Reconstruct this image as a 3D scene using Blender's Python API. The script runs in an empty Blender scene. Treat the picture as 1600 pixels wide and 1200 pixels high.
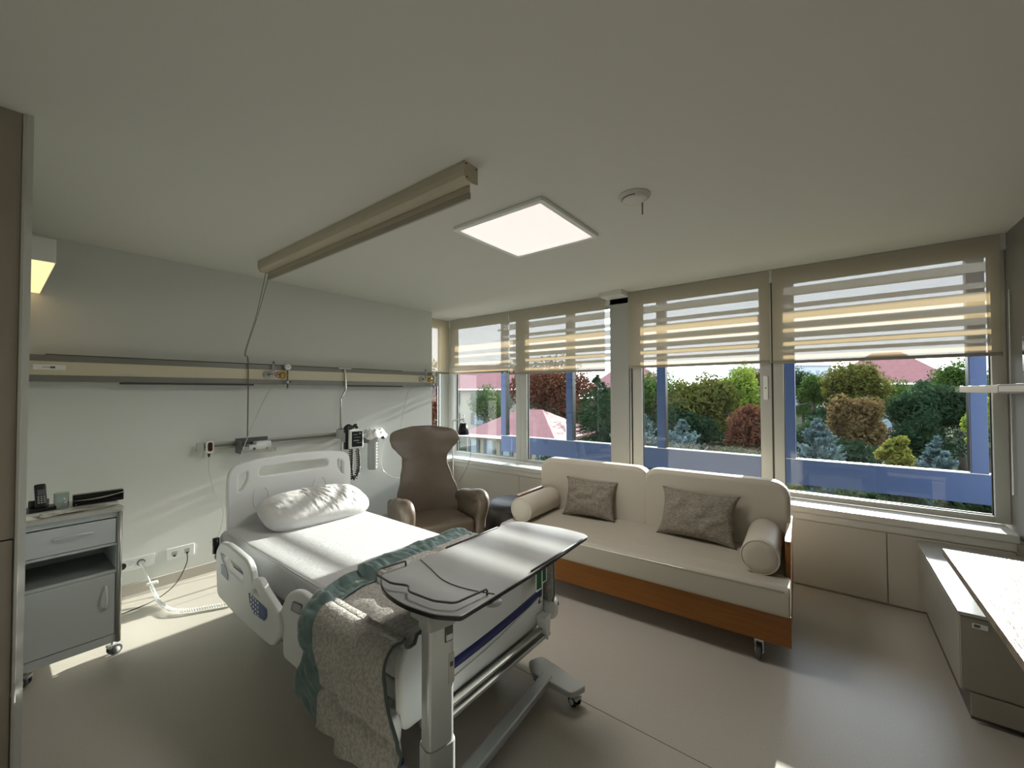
import bpy, math, random
from math import sin, cos, pi, radians, atan2, sqrt
from mathutils import Vector, Matrix, noise
random.seed(7)
C = bpy.context.scene.collection
sc = bpy.context.scene

# ------------------------------------------------------------------ camera, world, sun, exposure
F_PX, YAW, PITCH, ROLL, CAM_H = 637.07, radians(37.866), radians(1.1246), radians(-0.1776), 1.6
_f = Vector((cos(YAW)*cos(PITCH), sin(YAW)*cos(PITCH), sin(PITCH)))
_r0 = _f.cross(Vector((0, 0, 1))).normalized(); _u0 = _r0.cross(_f)
_r = cos(ROLL)*_r0 + sin(ROLL)*_u0; _u = -sin(ROLL)*_r0 + cos(ROLL)*_u0
camd = bpy.data.cameras.new('camera'); cam = bpy.data.objects.new('camera', camd); C.objects.link(cam)
camd.sensor_fit = 'HORIZONTAL'; camd.sensor_width = 36.0; camd.lens = 36.0*F_PX/1600.0
camd.clip_start = 0.05; camd.clip_end = 500
cam.matrix_world = Matrix(((_r.x, _u.x, -_f.x, 0), (_r.y, _u.y, -_f.y, 0), (_r.z, _u.z, -_f.z, CAM_H), (0, 0, 0, 1)))
sc.camera = cam
SKY, SUN, EXPO = 4.0, 13.5, 0.3
w = bpy.data.worlds.new('world'); sc.world = w; w.use_nodes = True
nt = w.node_tree; nt.nodes.clear()
wo = nt.nodes.new('ShaderNodeOutputWorld'); bg = nt.nodes.new('ShaderNodeBackground')
tc = nt.nodes.new('ShaderNodeTexCoord'); sx = nt.nodes.new('ShaderNodeSeparateXYZ'); cr = nt.nodes.new('ShaderNodeValToRGB')
nt.links.new(tc.outputs['Generated'], sx.inputs[0]); nt.links.new(sx.outputs['Z'], cr.inputs[0])
cr.color_ramp.elements[0].position = 0.0; cr.color_ramp.elements[0].color = (0.98, 0.98, 1.0, 1)
cr.color_ramp.elements[1].position = 0.7; cr.color_ramp.elements[1].color = (0.62, 0.76, 1.0, 1)
nt.links.new(cr.outputs[0], bg.inputs[0]); bg.inputs[1].default_value = SKY
nt.links.new(bg.outputs[0], wo.inputs[0])
sund = bpy.data.lights.new('sun', 'SUN'); suno = bpy.data.objects.new('sun', sund); C.objects.link(suno)
sund.energy = SUN; sund.angle = radians(0.53); sund.color = (1.0, 0.95, 0.87)
suno.rotation_euler = Vector((-1, 0.02, -0.32)).to_track_quat('-Z', 'Y').to_euler()
suno.location = (20, 0, 9)
sc.view_settings.view_transform = 'Standard'; sc.view_settings.look = 'None'
sc.view_settings.exposure = EXPO; sc.view_settings.gamma = 1.0; sc.view_settings.use_curve_mapping = False
sc.cycles.max_bounces = 12; sc.cycles.diffuse_bounces = 8; sc.cycles.transparent_max_bounces = 24

def ray(px, py):
    return (_r*((px-800)/F_PX) - _u*((py-600)/F_PX) + _f)
def at(ax, v, px, py):                       # the point of the room on plane x/y/z = v that a line of sight meets
    d = ray(px, py); o = Vector((0, 0, CAM_H)); i = 'xyz'.index(ax)
    return o + d*((v-o[i])/d[i])

# ------------------------------------------------------------------ materials
MATS = {}
def mat(name, col, rough=0.5, metal=0.0, var=0.0, vscale=8.0, bump=0.0, bscale=60.0, col2=None, spec=0.5, sheen=0.0, trans=0.0, ior=1.45, emit=None, es=0.0, detail=4, coat=0.0, stretch=None):
    if name in MATS: return MATS[name]
    m = bpy.data.materials.new(name); m.use_nodes = True; n = m.node_tree; b = n.nodes['Principled BSDF']
    b.inputs['Base Color'].default_value = (*col, 1); b.inputs['Roughness'].default_value = rough
    b.inputs['Metallic'].default_value = metal; b.inputs['Specular IOR Level'].default_value = spec
    b.inputs['Sheen Weight'].default_value = sheen; b.inputs['Transmission Weight'].default_value = trans
    b.inputs['IOR'].default_value = ior; b.inputs['Coat Weight'].default_value = coat
    if emit: b.inputs['Emission Color'].default_value = (*emit, 1); b.inputs['Emission Strength'].default_value = es
    t = n.nodes.new('ShaderNodeTexCoord'); src = t.outputs['Object']
    if stretch:
        mp = n.nodes.new('ShaderNodeMapping'); mp.inputs['Scale'].default_value = stretch
        n.links.new(src, mp.inputs[0]); src = mp.outputs[0]
    if var > 0 or col2:
        nz = n.nodes.new('ShaderNodeTexNoise'); nz.inputs['Scale'].default_value = vscale; nz.inputs['Detail'].default_value = detail
        n.links.new(src, nz.inputs['Vector'])
        r = n.nodes.new('ShaderNodeValToRGB'); c2 = col2 or tuple(max(0, c*(1-var)) for c in col)
        r.color_ramp.elements[0].position = 0.35; r.color_ramp.elements[0].color = (*c2, 1)
        r.color_ramp.elements[1].position = 0.65; r.color_ramp.elements[1].color = (*col, 1)
        n.links.new(nz.outputs['Fac'], r.inputs[0]); n.links.new(r.outputs[0], b.inputs['Base Color'])
    if bump > 0:
        nb = n.nodes.new('ShaderNodeTexNoise'); nb.inputs['Scale'].default_value = bscale; nb.inputs['Detail'].default_value = 3
        bp = n.nodes.new('ShaderNodeBump'); bp.inputs['Strength'].default_value = bump; bp.inputs['Distance'].default_value = 0.01
        n.links.new(src, nb.inputs['Vector']); n.links.new(nb.outputs['Fac'], bp.inputs['Height']); n.links.new(bp.outputs[0], b.inputs['Normal'])
    MATS[name] = m; return m

def glass_mat(name, tint=(0.95, 0.98, 0.97), refl=0.06):
    if name in MATS: return MATS[name]
    m = bpy.data.materials.new(name); m.use_nodes = True; n = m.node_tree; n.nodes.clear()
    o = n.nodes.new('ShaderNodeOutputMaterial'); tr = n.nodes.new('ShaderNodeBsdfTransparent'); gl = n.nodes.new('ShaderNodeBsdfGlossy')
    mx = n.nodes.new('ShaderNodeMixShader'); fr = n.nodes.new('ShaderNodeFresnel'); fr.inputs[0].default_value = 1.5
    tr.inputs[0].default_value = (*tint, 1); gl.inputs['Roughness'].default_value = 0.01
    ml = n.nodes.new('ShaderNodeMath'); ml.operation = 'MULTIPLY'; ml.inputs[1].default_value = refl/0.04*0.9
    ge = n.nodes.new('ShaderNodeNewGeometry'); inv = n.nodes.new('ShaderNodeMath'); inv.operation = 'SUBTRACT'; inv.inputs[0].default_value = 1.0; n.links.new(ge.outputs['Backfacing'], inv.inputs[1])
    m2 = n.nodes.new('ShaderNodeMath'); m2.operation = 'MULTIPLY'; n.links.new(ml.outputs[0], m2.inputs[0]); n.links.new(inv.outputs[0], m2.inputs[1])   # reflect at the outer skin only
    n.links.new(fr.outputs[0], ml.inputs[0]); n.links.new(m2.outputs[0], mx.inputs[0])
    n.links.new(tr.outputs[0], mx.inputs[1]); n.links.new(gl.outputs[0], mx.inputs[2]); n.links.new(mx.outputs[0], o.inputs[0])
    MATS[name] = m; return m

def blind_mat(name):
    m = bpy.data.materials.new(name); m.use_nodes = True; n = m.node_tree; n.nodes.clear()
    o = n.nodes.new('ShaderNodeOutputMaterial')
    d = n.nodes.new('ShaderNodeBsdfDiffuse'); d.inputs[0].default_value = (0.36, 0.34, 0.28, 1)
    t = n.nodes.new('ShaderNodeBsdfTranslucent'); t.inputs[0].default_value = (0.105, 0.076, 0.040, 1)
    p = n.nodes.new('ShaderNodeBsdfTransparent'); p.inputs[0].default_value = (0.135, 0.135, 0.14, 1)
    a = n.nodes.new('ShaderNodeAddShader'); b = n.nodes.new('ShaderNodeAddShader')
    n.links.new(d.outputs[0], a.inputs[0]); n.links.new(t.outputs[0], a.inputs[1])
    n.links.new(a.outputs[0], b.inputs[0]); n.links.new(p.outputs[0], b.inputs[1]); n.links.new(b.outputs[0], o.inputs[0])
    MATS[name] = m; return m

def leaf_mat(name, cols, trl=0.5):
    if name in MATS: return MATS[name]
    m = bpy.data.materials.new(name); m.use_nodes = True; n = m.node_tree; n.nodes.clear()
    o = n.nodes.new('ShaderNodeOutputMaterial'); d = n.nodes.new('ShaderNodeBsdfDiffuse'); t = n.nodes.new('ShaderNodeBsdfTranslucent')
    mx = n.nodes.new('ShaderNodeMixShader'); mx.inputs[0].default_value = trl
    tc_ = n.nodes.new('ShaderNodeTexCoord'); nz = n.nodes.new('ShaderNodeTexNoise'); nz.inputs['Scale'].default_value = 1.7; nz.inputs['Detail'].default_value = 8
    nz.inputs['Roughness'].default_value = 0.75
    r = n.nodes.new('ShaderNodeValToRGB'); r.color_ramp.interpolation = 'LINEAR'
    while len(r.color_ramp.elements) < len(cols): r.color_ramp.elements.new(0.5)
    for i, c in enumerate(cols):
        r.color_ramp.elements[i].position = 0.3+0.4*i/(len(cols)-1); r.color_ramp.elements[i].color = (*c, 1)
    n.links.new(tc_.outputs['Object'], nz.inputs['Vector']); n.links.new(nz.outputs['Fac'], r.inputs[0])
    n.links.new(r.outputs[0], d.inputs[0]); n.links.new(r.outputs[0], t.inputs[0])
    n.links.new(d.outputs[0], mx.inputs[1]); n.links.new(t.outputs[0], mx.inputs[2]); n.links.new(mx.outputs[0], o.inputs[0])
    MATS[name] = m; return m

# room colours
wallm = mat('wall_paint', (0.66, 0.68, 0.65), 0.75, bump=0.03, bscale=250)
ceilm = mat('ceiling_paint', (0.64, 0.64, 0.59), 0.8)
rwallm = mat('side_wall_shade', (0.17, 0.16, 0.14), 0.6)  # white wall; its backlit shade is put into this dark colour
floorm = mat('vinyl_floor', (0.51, 0.475, 0.42), 0.31, col2=(0.455, 0.42, 0.37), vscale=160, bump=0.05, bscale=30, spec=0.45)
framem = mat('window_aluminium', (0.52, 0.52, 0.48), 0.35, metal=0.2)
sealm = mat('black_gasket', (0.02, 0.02, 0.02), 0.6)
sillm = mat('sill_laminate', (0.66, 0.65, 0.60), 0.25)
panelm = mat('bench_panel', (0.56, 0.53, 0.46), 0.45)
seamm = mat('dark_seam', (0.06, 0.055, 0.05), 0.7)
glassm = glass_mat('window_glass')
blindm = blind_mat('screen_fabric')
barm = mat('blind_bar', (0.30, 0.28, 0.23), 0.5)
whitep = mat('white_plastic', (0.80, 0.82, 0.81), 0.35)
greyp = mat('grey_plastic', (0.42, 0.43, 0.42), 0.4)
dgreyp = mat('dark_grey_plastic', (0.10, 0.105, 0.11), 0.45)
blackp = mat('black_plastic', (0.012, 0.012, 0.013), 0.3)
blackg = mat('black_gloss', (0.008, 0.008, 0.009), 0.08)
sheetm = mat('white_sheet', (0.58, 0.59, 0.595), 0.85, bump=0.5, bscale=40, stretch=(1, 6, 1))
pillowm = mat('pillow_cotton', (0.67, 0.67, 0.665), 0.85, bump=0.1, bscale=60)
chromem = mat('chrome', (0.72, 0.72, 0.70), 0.15, metal=1.0)
alum = mat('brushed_aluminium', (0.50, 0.50, 0.47), 0.35, metal=0.8)
steelm = mat('silver_paint', (0.50, 0.52, 0.52), 0.35, metal=0.35)
tablem = mat('table_laminate', (0.40, 0.405, 0.405), 0.22, spec=0.6)
cabm = mat('cabinet_grey', (0.62, 0.66, 0.66), 0.42)
cabtop = mat('cabinet_top', (0.52, 0.52, 0.48), 0.3)
cabdark = mat('cabinet_inside', (0.30, 0.31, 0.30), 0.5)
creamp = mat('cream_metal', (0.62, 0.58, 0.44), 0.45)
railgrey = mat('rail_grey', (0.22, 0.22, 0.20), 0.4, metal=0.3)
screenm = mat('roller_housing', (0.52, 0.47, 0.36), 0.5)
leather = mat('taupe_leather', (0.135, 0.105, 0.078), 0.40, col2=(0.115, 0.09, 0.066), vscale=6, bump=0.15, bscale=90)
sofaf = mat('cream_upholstery', (0.56, 0.51, 0.43), 0.6, bump=0.08, bscale=180)
sofaseat = mat('seat_upholstery', (0.49, 0.45, 0.38), 0.55, bump=0.08, bscale=180)
pipem = mat('piping_cord', (0.60, 0.56, 0.48), 0.6)
woodo = mat('orange_wood', (0.27, 0.10, 0.016), 0.4, col2=(0.22, 0.08, 0.012), vscale=5, stretch=(1, 0.6, 12))
cushm = mat('woven_cushion', (0.33, 0.295, 0.24), 0.9, col2=(0.20, 0.175, 0.14), vscale=110, bump=0.5, bscale=140, stretch=(0.4, 1, 1))
quiltm = mat('grey_quilt', (0.54, 0.52, 0.48), 0.9, col2=(0.37, 0.355, 0.33), vscale=85, bump=0.6, bscale=85, detail=1)
greenq = mat('sage_satin', (0.15, 0.24, 0.235), 0.36, col2=(0.10, 0.165, 0.16), vscale=9, sheen=0.3)
tealed = mat('dark_green_edge', (0.10, 0.13, 0.12), 0.7)
wardm = mat('wardrobe_laminate', (0.36, 0.315, 0.255), 0.5)
deskm = mat('desk_wood', (0.27, 0.22, 0.17), 0.40, col2=(0.17, 0.135, 0.10), spec=0.25, vscale=16, bump=0.35, bscale=22, stretch=(1, 6, 1))
consm = mat('console_lacquer', (0.33, 0.31, 0.26), 0.3)
constop = mat('console_top', (0.42, 0.42, 0.40), 0.12, spec=0.7)
bluesteel = mat('blue_steel', (0.019, 0.042, 0.115), 0.45)
louvm = mat('louvre_white', (0.45, 0.43, 0.38), 0.5)
bluelab = mat('blue_label', (0.06, 0.11, 0.28), 0.4)
navy = mat('navy_band', (0.012, 0.018, 0.13), 0.35)
greensign = mat('green_card', (0.01, 0.12, 0.04), 0.4)
brass = mat('brass', (0.55, 0.38, 0.10), 0.3, metal=0.9)
redm = mat('red_mark', (0.30, 0.02, 0.02), 0.4)
paperm = mat('printed_paper', (0.58, 0.57, 0.50), 0.6, col2=(0.25, 0.24, 0.20), vscale=22)
clearp = mat('clear_plastic', (0.86, 0.88, 0.88), 0.08, trans=0.85, ior=1.3)
lampglow = mat('warm_diffuser', (0.9, 0.8, 0.6), 0.5, emit=(1.0, 0.70, 0.33), es=0.98)
panelglow = mat('pink_diffuser', (0.9, 0.85, 0.83), 0.5, emit=(1.0, 0.80, 0.76), es=0.69)
cordm = mat('clear_tube', (0.55, 0.56, 0.52), 0.25)
ledred = mat('dark_red_screen', (0.04, 0.008, 0.005), 0.2)

# ------------------------------------------------------------------ mesh helpers
class MB:
    def __init__(s): s.v = []; s.f = []; s.sm = []; s.mi = []; s.cur = 0
    def add(s, vs, fs, smooth=False):
        k = len(s.v); s.v += [tuple(v) for v in vs]
        for f in fs: s.f.append(tuple(i+k for i in f)); s.sm.append(smooth); s.mi.append(s.cur)
        return s
    def box(s, x0, x1, y0, y1, z0, z1):
        vs = [(x, y, z) for x in (x0, x1) for y in (y0, y1) for z in (z0, z1)]
        return s.add(vs, [(0, 1, 3, 2), (4, 6, 7, 5), (0, 4, 5, 1), (2, 3, 7, 6), (0, 2, 6, 4), (1, 5, 7, 3)])
    def obox(s, c, size, M=None):
        M = M or Matrix(); hx, hy, hz = [a/2 for a in size]; c = Vector(c)
        vs = [c + (M @ Vector((x, y, z))) for x in (-hx, hx) for y in (-hy, hy) for z in (-hz, hz)]
        return s.add(vs, [(0, 1, 3, 2), (4, 6, 7, 5), (0, 4, 5, 1), (2, 3, 7, 6), (0, 2, 6, 4), (1, 5, 7, 3)])
    def tube(s, pts, r, seg=10, closed=False, cap=True):
        pts = [Vector(p) for p in pts]; n = len(pts); rs = r if isinstance(r, (list, tuple)) else [r]*n
        prev = None; vs = []; fs = []
        for i, p in enumerate(pts):
            if closed: d = pts[(i+1) % n]-pts[i-1]
            else: d = pts[min(i+1, n-1)]-pts[max(i-1, 0)]
            d.normalize()
            if prev is None:
                a = Vector((0, 0, 1)) if abs(d.z) < 0.9 else Vector((1, 0, 0)); e1 = d.cross(a).normalized()
            else: e1 = (prev - d*prev.dot(d)).normalized()
            prev = e1; e2 = d.cross(e1); rr = rs[i]
            ra, rb = rr if isinstance(rr, (list, tuple)) else (rr, rr)
            for k in range(seg):
                t = 2*pi*k/seg; vs.append(p + e1*cos(t)*ra + e2*sin(t)*rb)
        m = n if closed else n-1
        for i in range(m):
            for k in range(seg):
                a = i*seg+k; b = i*seg+(k+1) % seg; c = ((i+1) % n)*seg+(k+1) % seg; d_ = ((i+1) % n)*seg+k
                fs.append((a, d_, c, b))
        if cap and not closed: fs.append(tuple(range(seg))); fs.append(tuple(reversed(range((n-1)*seg, n*seg))))
        return s.add(vs, fs, True)
    def cyl(s, p0, p1, r, r2=None, seg=20): return s.tube([p0, p1], [r, r if r2 is None else r2], seg)
    def lathe(s, c, prof, axis='z', seg=28):
        c = Vector(c); vs = []; fs = []; n = len(prof)
        for (r, h) in prof:
            for k in range(seg):
                t = 2*pi*k/seg; a, b = r*cos(t), r*sin(t)
                vs.append(c + Vector({'z': (a, b, h), 'x': (h, a, b), 'y': (b, h, a)}[axis]))
        for i in range(n-1):
            for k in range(seg):
                fs.append((i*seg+k, i*seg+(k+1) % seg, (i+1)*seg+(k+1) % seg, (i+1)*seg+k))
        fs.append(tuple(reversed(range(seg)))); fs.append(tuple(range((n-1)*seg, n*seg)))
        return s.add(vs, fs, True)
    def grid(s, fn, nu, nv, smooth=True, closeu=False):
        vs = [fn(i/(nu), j/(nv)) for i in range(nu+1) for j in range(nv+1)]
        fs = [(i*(nv+1)+j, (i+1)*(nv+1)+j, (i+1)*(nv+1)+j+1, i*(nv+1)+j+1) for i in range(nu) for j in range(nv)]
        return s.add(vs, fs, smooth)
    def prism(s, pts, axis, a, b):
        n = len(pts)
        def P(p, h): return {'x': (h, p[0], p[1]), 'y': (p[0], h, p[1]), 'z': (p[0], p[1], h)}[axis]
        vs = [P(p, a) for p in pts] + [P(p, b) for p in pts]
        fs = [tuple(range(n)), tuple(reversed(range(n, 2*n)))] + [(i, i+n, (i+1) % n+n, (i+1) % n) for i in range(n)]
        return s.add(vs, fs)
    def build(s, name, m, parent=None, bevel=0, sub=0, seg=2, solid=0, world=True, fix=True, rot=None):
        me = bpy.data.meshes.new(name); me.from_pydata(s.v, [], s.f)
        ms = m if isinstance(m, (list, tuple)) else [m]
        for q in ms: me.materials.append(q)
        me.polygons.foreach_set('use_smooth', s.sm); me.polygons.foreach_set('material_index', s.mi)
        if fix:
            import bmesh
            bm = bmesh.new(); bm.from_mesh(me); bmesh.ops.recalc_face_normals(bm, faces=bm.faces); bm.to_mesh(me); bm.free()
        me.update(); o = bpy.data.objects.new(name, me); C.objects.link(o)
        if parent:
            o.parent = parent
            if world:
                top = parent
                off = Vector((0, 0, 0))
                while top.parent: top = top.parent
                if parent.parent is None: o.location = -Vector(parent.location)
        if solid: q = o.modifiers.new('solid', 'SOLIDIFY'); q.thickness = solid; q.offset = 0
        if bevel: q = o.modifiers.new('bevel', 'BEVEL'); q.width = bevel; q.segments = seg; q.limit_method = 'ANGLE'; q.angle_limit = radians(35); q.harden_normals = False
        if sub: q = o.modifiers.new('sub', 'SUBSURF'); q.levels = sub; q.render_levels = sub
        if bevel or sub:
            for p in me.polygons: p.use_smooth = True
            if bevel and not sub:
                q = o.modifiers.new('wn', 'WEIGHTED_NORMAL'); q.keep_sharp = True
        return o
def tag(o, label, cat, group=None, kind=None):
    o['label'] = label; o['category'] = cat
    if group: o['group'] = group
    if kind: o['kind'] = kind
    return o
def thing(name, label, cat, loc=(0, 0, 0), rz=0, group=None):
    o = bpy.data.objects.new(name, None); o.empty_display_size = 0.05; C.objects.link(o)
    o.location = loc; o.rotation_euler = (0, 0, rz); return tag(o, label, cat, group)
def struct(o, label=None):
    o['kind'] = 'structure'
    if label: o['label'] = label
    return o
def B(*a): return MB().box(*a)

def rounded(pts, r, n=5):
    """2D polygon with rounded corners; r a number or one per corner"""
    out = []; N = len(pts); rs = r if isinstance(r, (list, tuple)) else [r]*N
    for i in range(N):
        p = Vector(pts[i]); a = Vector(pts[i-1]); b = Vector(pts[(i+1) % N]); rr = rs[i]
        if rr <= 0: out.append(tuple(p)); continue
        da = (a-p); db = (b-p); rr = min(rr, da.length*0.48, db.length*0.48)
        s_ = p+da.normalized()*rr; e = p+db.normalized()*rr
        for k in range(n+1):
            t = k/n; out.append(tuple((1-t)**2*s_ + 2*t*(1-t)*p + t*t*e))
    return out
def plate(name, outer, holes, thick, m, M, parent=None, bevel=0.006, res=2):
    """flat part with holes cut from its outline; local XY plane, mapped by matrix M"""
    cu = bpy.data.curves.new(name, 'CURVE'); cu.dimensions = '2D'; cu.fill_mode = 'BOTH'
    cu.extrude = max(thick/2-bevel, 0.0005); cu.bevel_depth = bevel; cu.bevel_resolution = res
    for pl in [outer]+list(holes):
        sp = cu.splines.new('POLY'); sp.points.add(len(pl)-1); sp.use_cyclic_u = True
        for i, p in enumerate(pl): sp.points[i].co = (p[0], p[1], 0, 1)
    t = bpy.data.objects.new('tmp', cu); C.objects.link(t)
    bpy.context.view_layer.update()
    me = bpy.data.meshes.new_from_object(t.evaluated_get(bpy.context.evaluated_depsgraph_get()))
    bpy.data.objects.remove(t); me.transform(M); me.name = name; me.materials.clear(); me.materials.append(m)
    for p in me.polygons: p.use_smooth = False
    o = bpy.data.objects.new(name, me); C.objects.link(o)
    if parent:
        o.parent = parent
        if parent.parent is None: o.location = -Vector(parent.location)
    return o
# plane matrices: local (a,b) -> world
def MY(y): return Matrix(((1, 0, 0, 0), (0, 0, -1, y), (0, 1, 0, 0), (0, 0, 0, 1)))     # (x,z) on plane y
def MX(x): return Matrix(((0, 0, 1, x), (1, 0, 0, 0), (0, 1, 0, 0), (0, 0, 0, 1)))      # (y,z) on plane x
def MZ(z): return Matrix.Translation((0, 0, z))
def text(name, body, size, m, M, parent=None, ext=0.0005):
    cu = bpy.data.curves.new(name, 'FONT'); cu.body = body; cu.size = size; cu.extrude = ext; cu.align_x = 'CENTER'; cu.align_y = 'CENTER'
    t = bpy.data.objects.new('tmp', cu); C.objects.link(t); bpy.context.view_layer.update()
    me = bpy.data.meshes.new_from_object(t.evaluated_get(bpy.context.evaluated_depsgraph_get())); bpy.data.objects.remove(t)
    me.transform(M); me.materials.clear(); me.materials.append(m); me.name = name
    o = bpy.data.objects.new(name, me); C.objects.link(o)
    if parent:
        o.parent = parent
        if parent.parent is None: o.location = -Vector(parent.location)
    return o
def smooth_path(pts, n=8):
    pts = [Vector(p) for p in pts]; out = []
    for i in range(len(pts)-1):
        p0 = pts[max(i-1, 0)]; p1 = pts[i]; p2 = pts[i+1]; p3 = pts[min(i+2, len(pts)-1)]
        for k in range(n):
            t = k/n; out.append(0.5*((2*p1)+(-p0+p2)*t+(2*p0-5*p1+4*p2-p3)*t*t+(-p0+3*p1-3*p2+p3)*t**3))
    out.append(pts[-1]); return out
def helix(path, R, turns, spt=10):
    P_ = smooth_path(path, 12); L = [0]
    for i in range(1, len(P_)): L.append(L[-1]+(P_[i]-P_[i-1]).length)
    N = int(turns*spt); out = []; j = 0
    for k in range(N+1):
        d = L[-1]*k/N
        while j < len(L)-2 and L[j+1] < d: j += 1
        t = (d-L[j])/max(L[j+1]-L[j], 1e-6); p = P_[j].lerp(P_[j+1], t); T = (P_[j+1]-P_[j]).normalized()
        a = Vector((0, 0, 1)) if abs(T.z) < 0.9 else Vector((1, 0, 0)); e1 = T.cross(a).normalized(); e2 = T.cross(e1)
        th = 2*pi*turns*k/N; out.append(p+e1*R*cos(th)+e2*R*sin(th))
    return out

# ------------------------------------------------------------------ room shell
ZC = 2.71; YH = 4.34; XW = 4.42; YR = -1.0
struct(B(-1.7, 4.47, -1.1, 4.85, -0.12, 0).build('floor', floorm), 'pale beige vinyl floor')
struct(B(0.08, 4.40, -1.1, 4.75, ZC, ZC+0.12).build('ceiling', ceilm), 'cream ceiling')
struct(B(-1.7, 0.08, -1.1, 2.50, ZC-0.015, ZC+0.12).build('ceiling', ceilm), 'slightly lower strip of ceiling by the wardrobe')
struct(B(0.02, 3.775, YH, YH+0.45, 0, ZC).build('wall_head', wallm), 'off-white wall behind the bed')
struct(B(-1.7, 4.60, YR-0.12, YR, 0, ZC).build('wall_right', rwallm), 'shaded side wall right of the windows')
struct(B(-1.82, -1.70, -1.1, 4.85, 0, ZC).build('wall_back', wallm))
struct(B(-1.7, 0.02, 4.4, 4.6, 0, ZC).build('wall_left_rear', wallm))
struct(B(0.02, 0.10, 2.50, YH, 0, ZC).build('wall_left', wallm), 'narrow white wall beside the bedside cabinet')
# floor seams
for i, (a, b) in enumerate((((1.945, 1.62, 0.0005), (1.88, 0.2, 0.0005)), ((1.88, 0.2, 0.0005), (1.86, -0.9, 0.0005)))):
    pass
struct(MB().obox((1.91, 1.0, 0.0004), (0.004, 3.6, 0.0012)).build('trim_1', mat('seam_line', (0.22, 0.19, 0.16), 0.6)), 'thin welded seam in the vinyl floor')
# coved baseboard
struct(MB().prism([(YH, 0), (YH-0.035, 0.0), (YH-0.02, 0.006), (YH-0.008, 0.02), (YH-0.006, 0.10), (YH, 0.105)], 'x', 0.10, 3.775).build('baseboard_head', floorm), 'coved vinyl skirting along the head wall')
# window wall: parapet, header, piers
pw = struct(B(4.155, XW+0.12, -1.0, 4.75, 0, 0.60).build('wall_window', panelm), 'low parapet under the windows')
struct(B(4.40, 4.56, -1.0, 4.86, 2.60, ZC+0.12).build('wall_window_header', wallm), 'strip of wall above the windows')
niche = struct(B(3.775, 4.16, 4.32, 4.75, 0, 0.60).build('wall_niche', panelm), 'low parapet of the corner niche')
struct(B(3.775, 4.56, 4.70, 4.86, 2.60, ZC+0.12).build('wall_niche_header', wallm))
# sills
struct(B(4.135, 4.43, -0.968, 4.30, 0.60, 0.652).build('trim_2', sillm, bevel=0.004), 'long white window sill')
struct(B(3.775, 4.43, 4.30, 4.72, 0.60, 0.652).build('trim_3', sillm, bevel=0.004), 'white sill of the corner niche')
struct(B(4.145, 4.155, -0.955, 4.31, 0.545, 0.60).build('trim_4', sillm), 'white rail below the sill')
# bench panels (each a lift-off panel)
px_seams = [(-0.95, -0.328, 'dark beige radiator panel behind the low console'), (-0.322, 0.55, 'beige radiator panel right of the sofa, left of the vertical seam'),
            (0.556, 1.85, 'beige radiator panel hidden behind the sofa back'), (1.856, 3.10, 'beige radiator panel between sofa and armchair'),
            (3.106, 4.30, 'beige radiator panel behind the armchair')]
for a, b, l in px_seams:
    t = tag(B(4.138, 4.154, a, b, 0.015, 0.535).build('radiator_panel', panelm, bevel=0.003), l, 'panel', 'radiator panels under the window sill')
# windows: each an empty with frame parts
def window(n, y0, y1, g0, g1, zt=2.58, glass_bot=0.70, label='', handle=None):
    e = bpy.data.objects.new('window_%d' % n, None); C.objects.link(e); e.location = (4.46, (y0+y1)/2, 0.652); e['kind'] = 'structure'; e['label'] = label
    x0, x1 = 4.43, 4.50
    f = MB(); f.box(x0, x1, y0, g0, 0.652, 2.62); f.box(x0, x1, g1, y1, 0.652, 2.62); f.box(x0, x1, g0, g1, 0.652, glass_bot); f.box(x0, x1, g0, g1, zt, 2.62)
    f.build('window_frame', framem, e, bevel=0.004)
    gk = MB(); q = 0.006
    for (a, b, c, d) in ((g0, g0+q, glass_bot, zt), (g1-q, g1, glass_bot, zt), (g0, g1, glass_bot, glass_bot+q), (g0, g1, zt-q, zt)): gk.box(4.462, 4.480, a, b, c, d)
    gk.build('gasket', sealm, e)
    B(4.468, 4.474, g0, g1, glass_bot, zt).build('window_pane', glassm, e)
    if handle:
        h = MB(); h.box(x0-0.012, x0, handle-0.018, handle+0.018, 1.52, 1.74); h.build('window_lock', whitep, e, bevel=0.003)
        MB().lathe((x0-0.013, handle, 1.63), [(0.0001, 0), (0.006, 0), (0.006, 0.002), (0.0001, 0.002)], 'x').build('keyhole', blackp, e)
    return e
window(1, 3.30, 4.70, 3.38, 4.55, label='corner window beside the armchair, behind the reading lamp')
window(2, 1.98, 3.30, 2.00, 3.20, label='window between the corner window and the wide grey pillar')
window(3, 0.415, 1.735, 0.508, 1.630, label='window behind the sofa, right of the grey pillar', handle=0.462)
window(4, -1.0, 0.405, -0.925, 0.325, label='largest window, right of the sofa')
e5 = bpy.data.objects.new('window_5', None); C.objects.link(e5); e5.location = (4.1, 4.74, 0.652); e5['kind'] = 'structure'; e5['label'] = 'narrow side window in the corner niche'
f = MB(); f.box(3.775, 3.80, 4.70, 4.77, 0.652, 2.62); f.box(4.26, 4.50, 4.70, 4.77, 0.652, 2.62); f.box(3.80, 4.26, 4.70, 4.77, 0.652, 0.70); f.box(3.80, 4.26, 4.70, 4.77, 2.58, 2.62)
f.build('window_frame', framem, e5, bevel=0.004); B(3.80, 4.26, 4.735, 4.741, 0.70, 2.58).build('window_pane', glassm, e5)
B(4.252, 4.262, 4.728, 4.748, 0.70, 2.58).build('gasket', sealm, e5)
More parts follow.
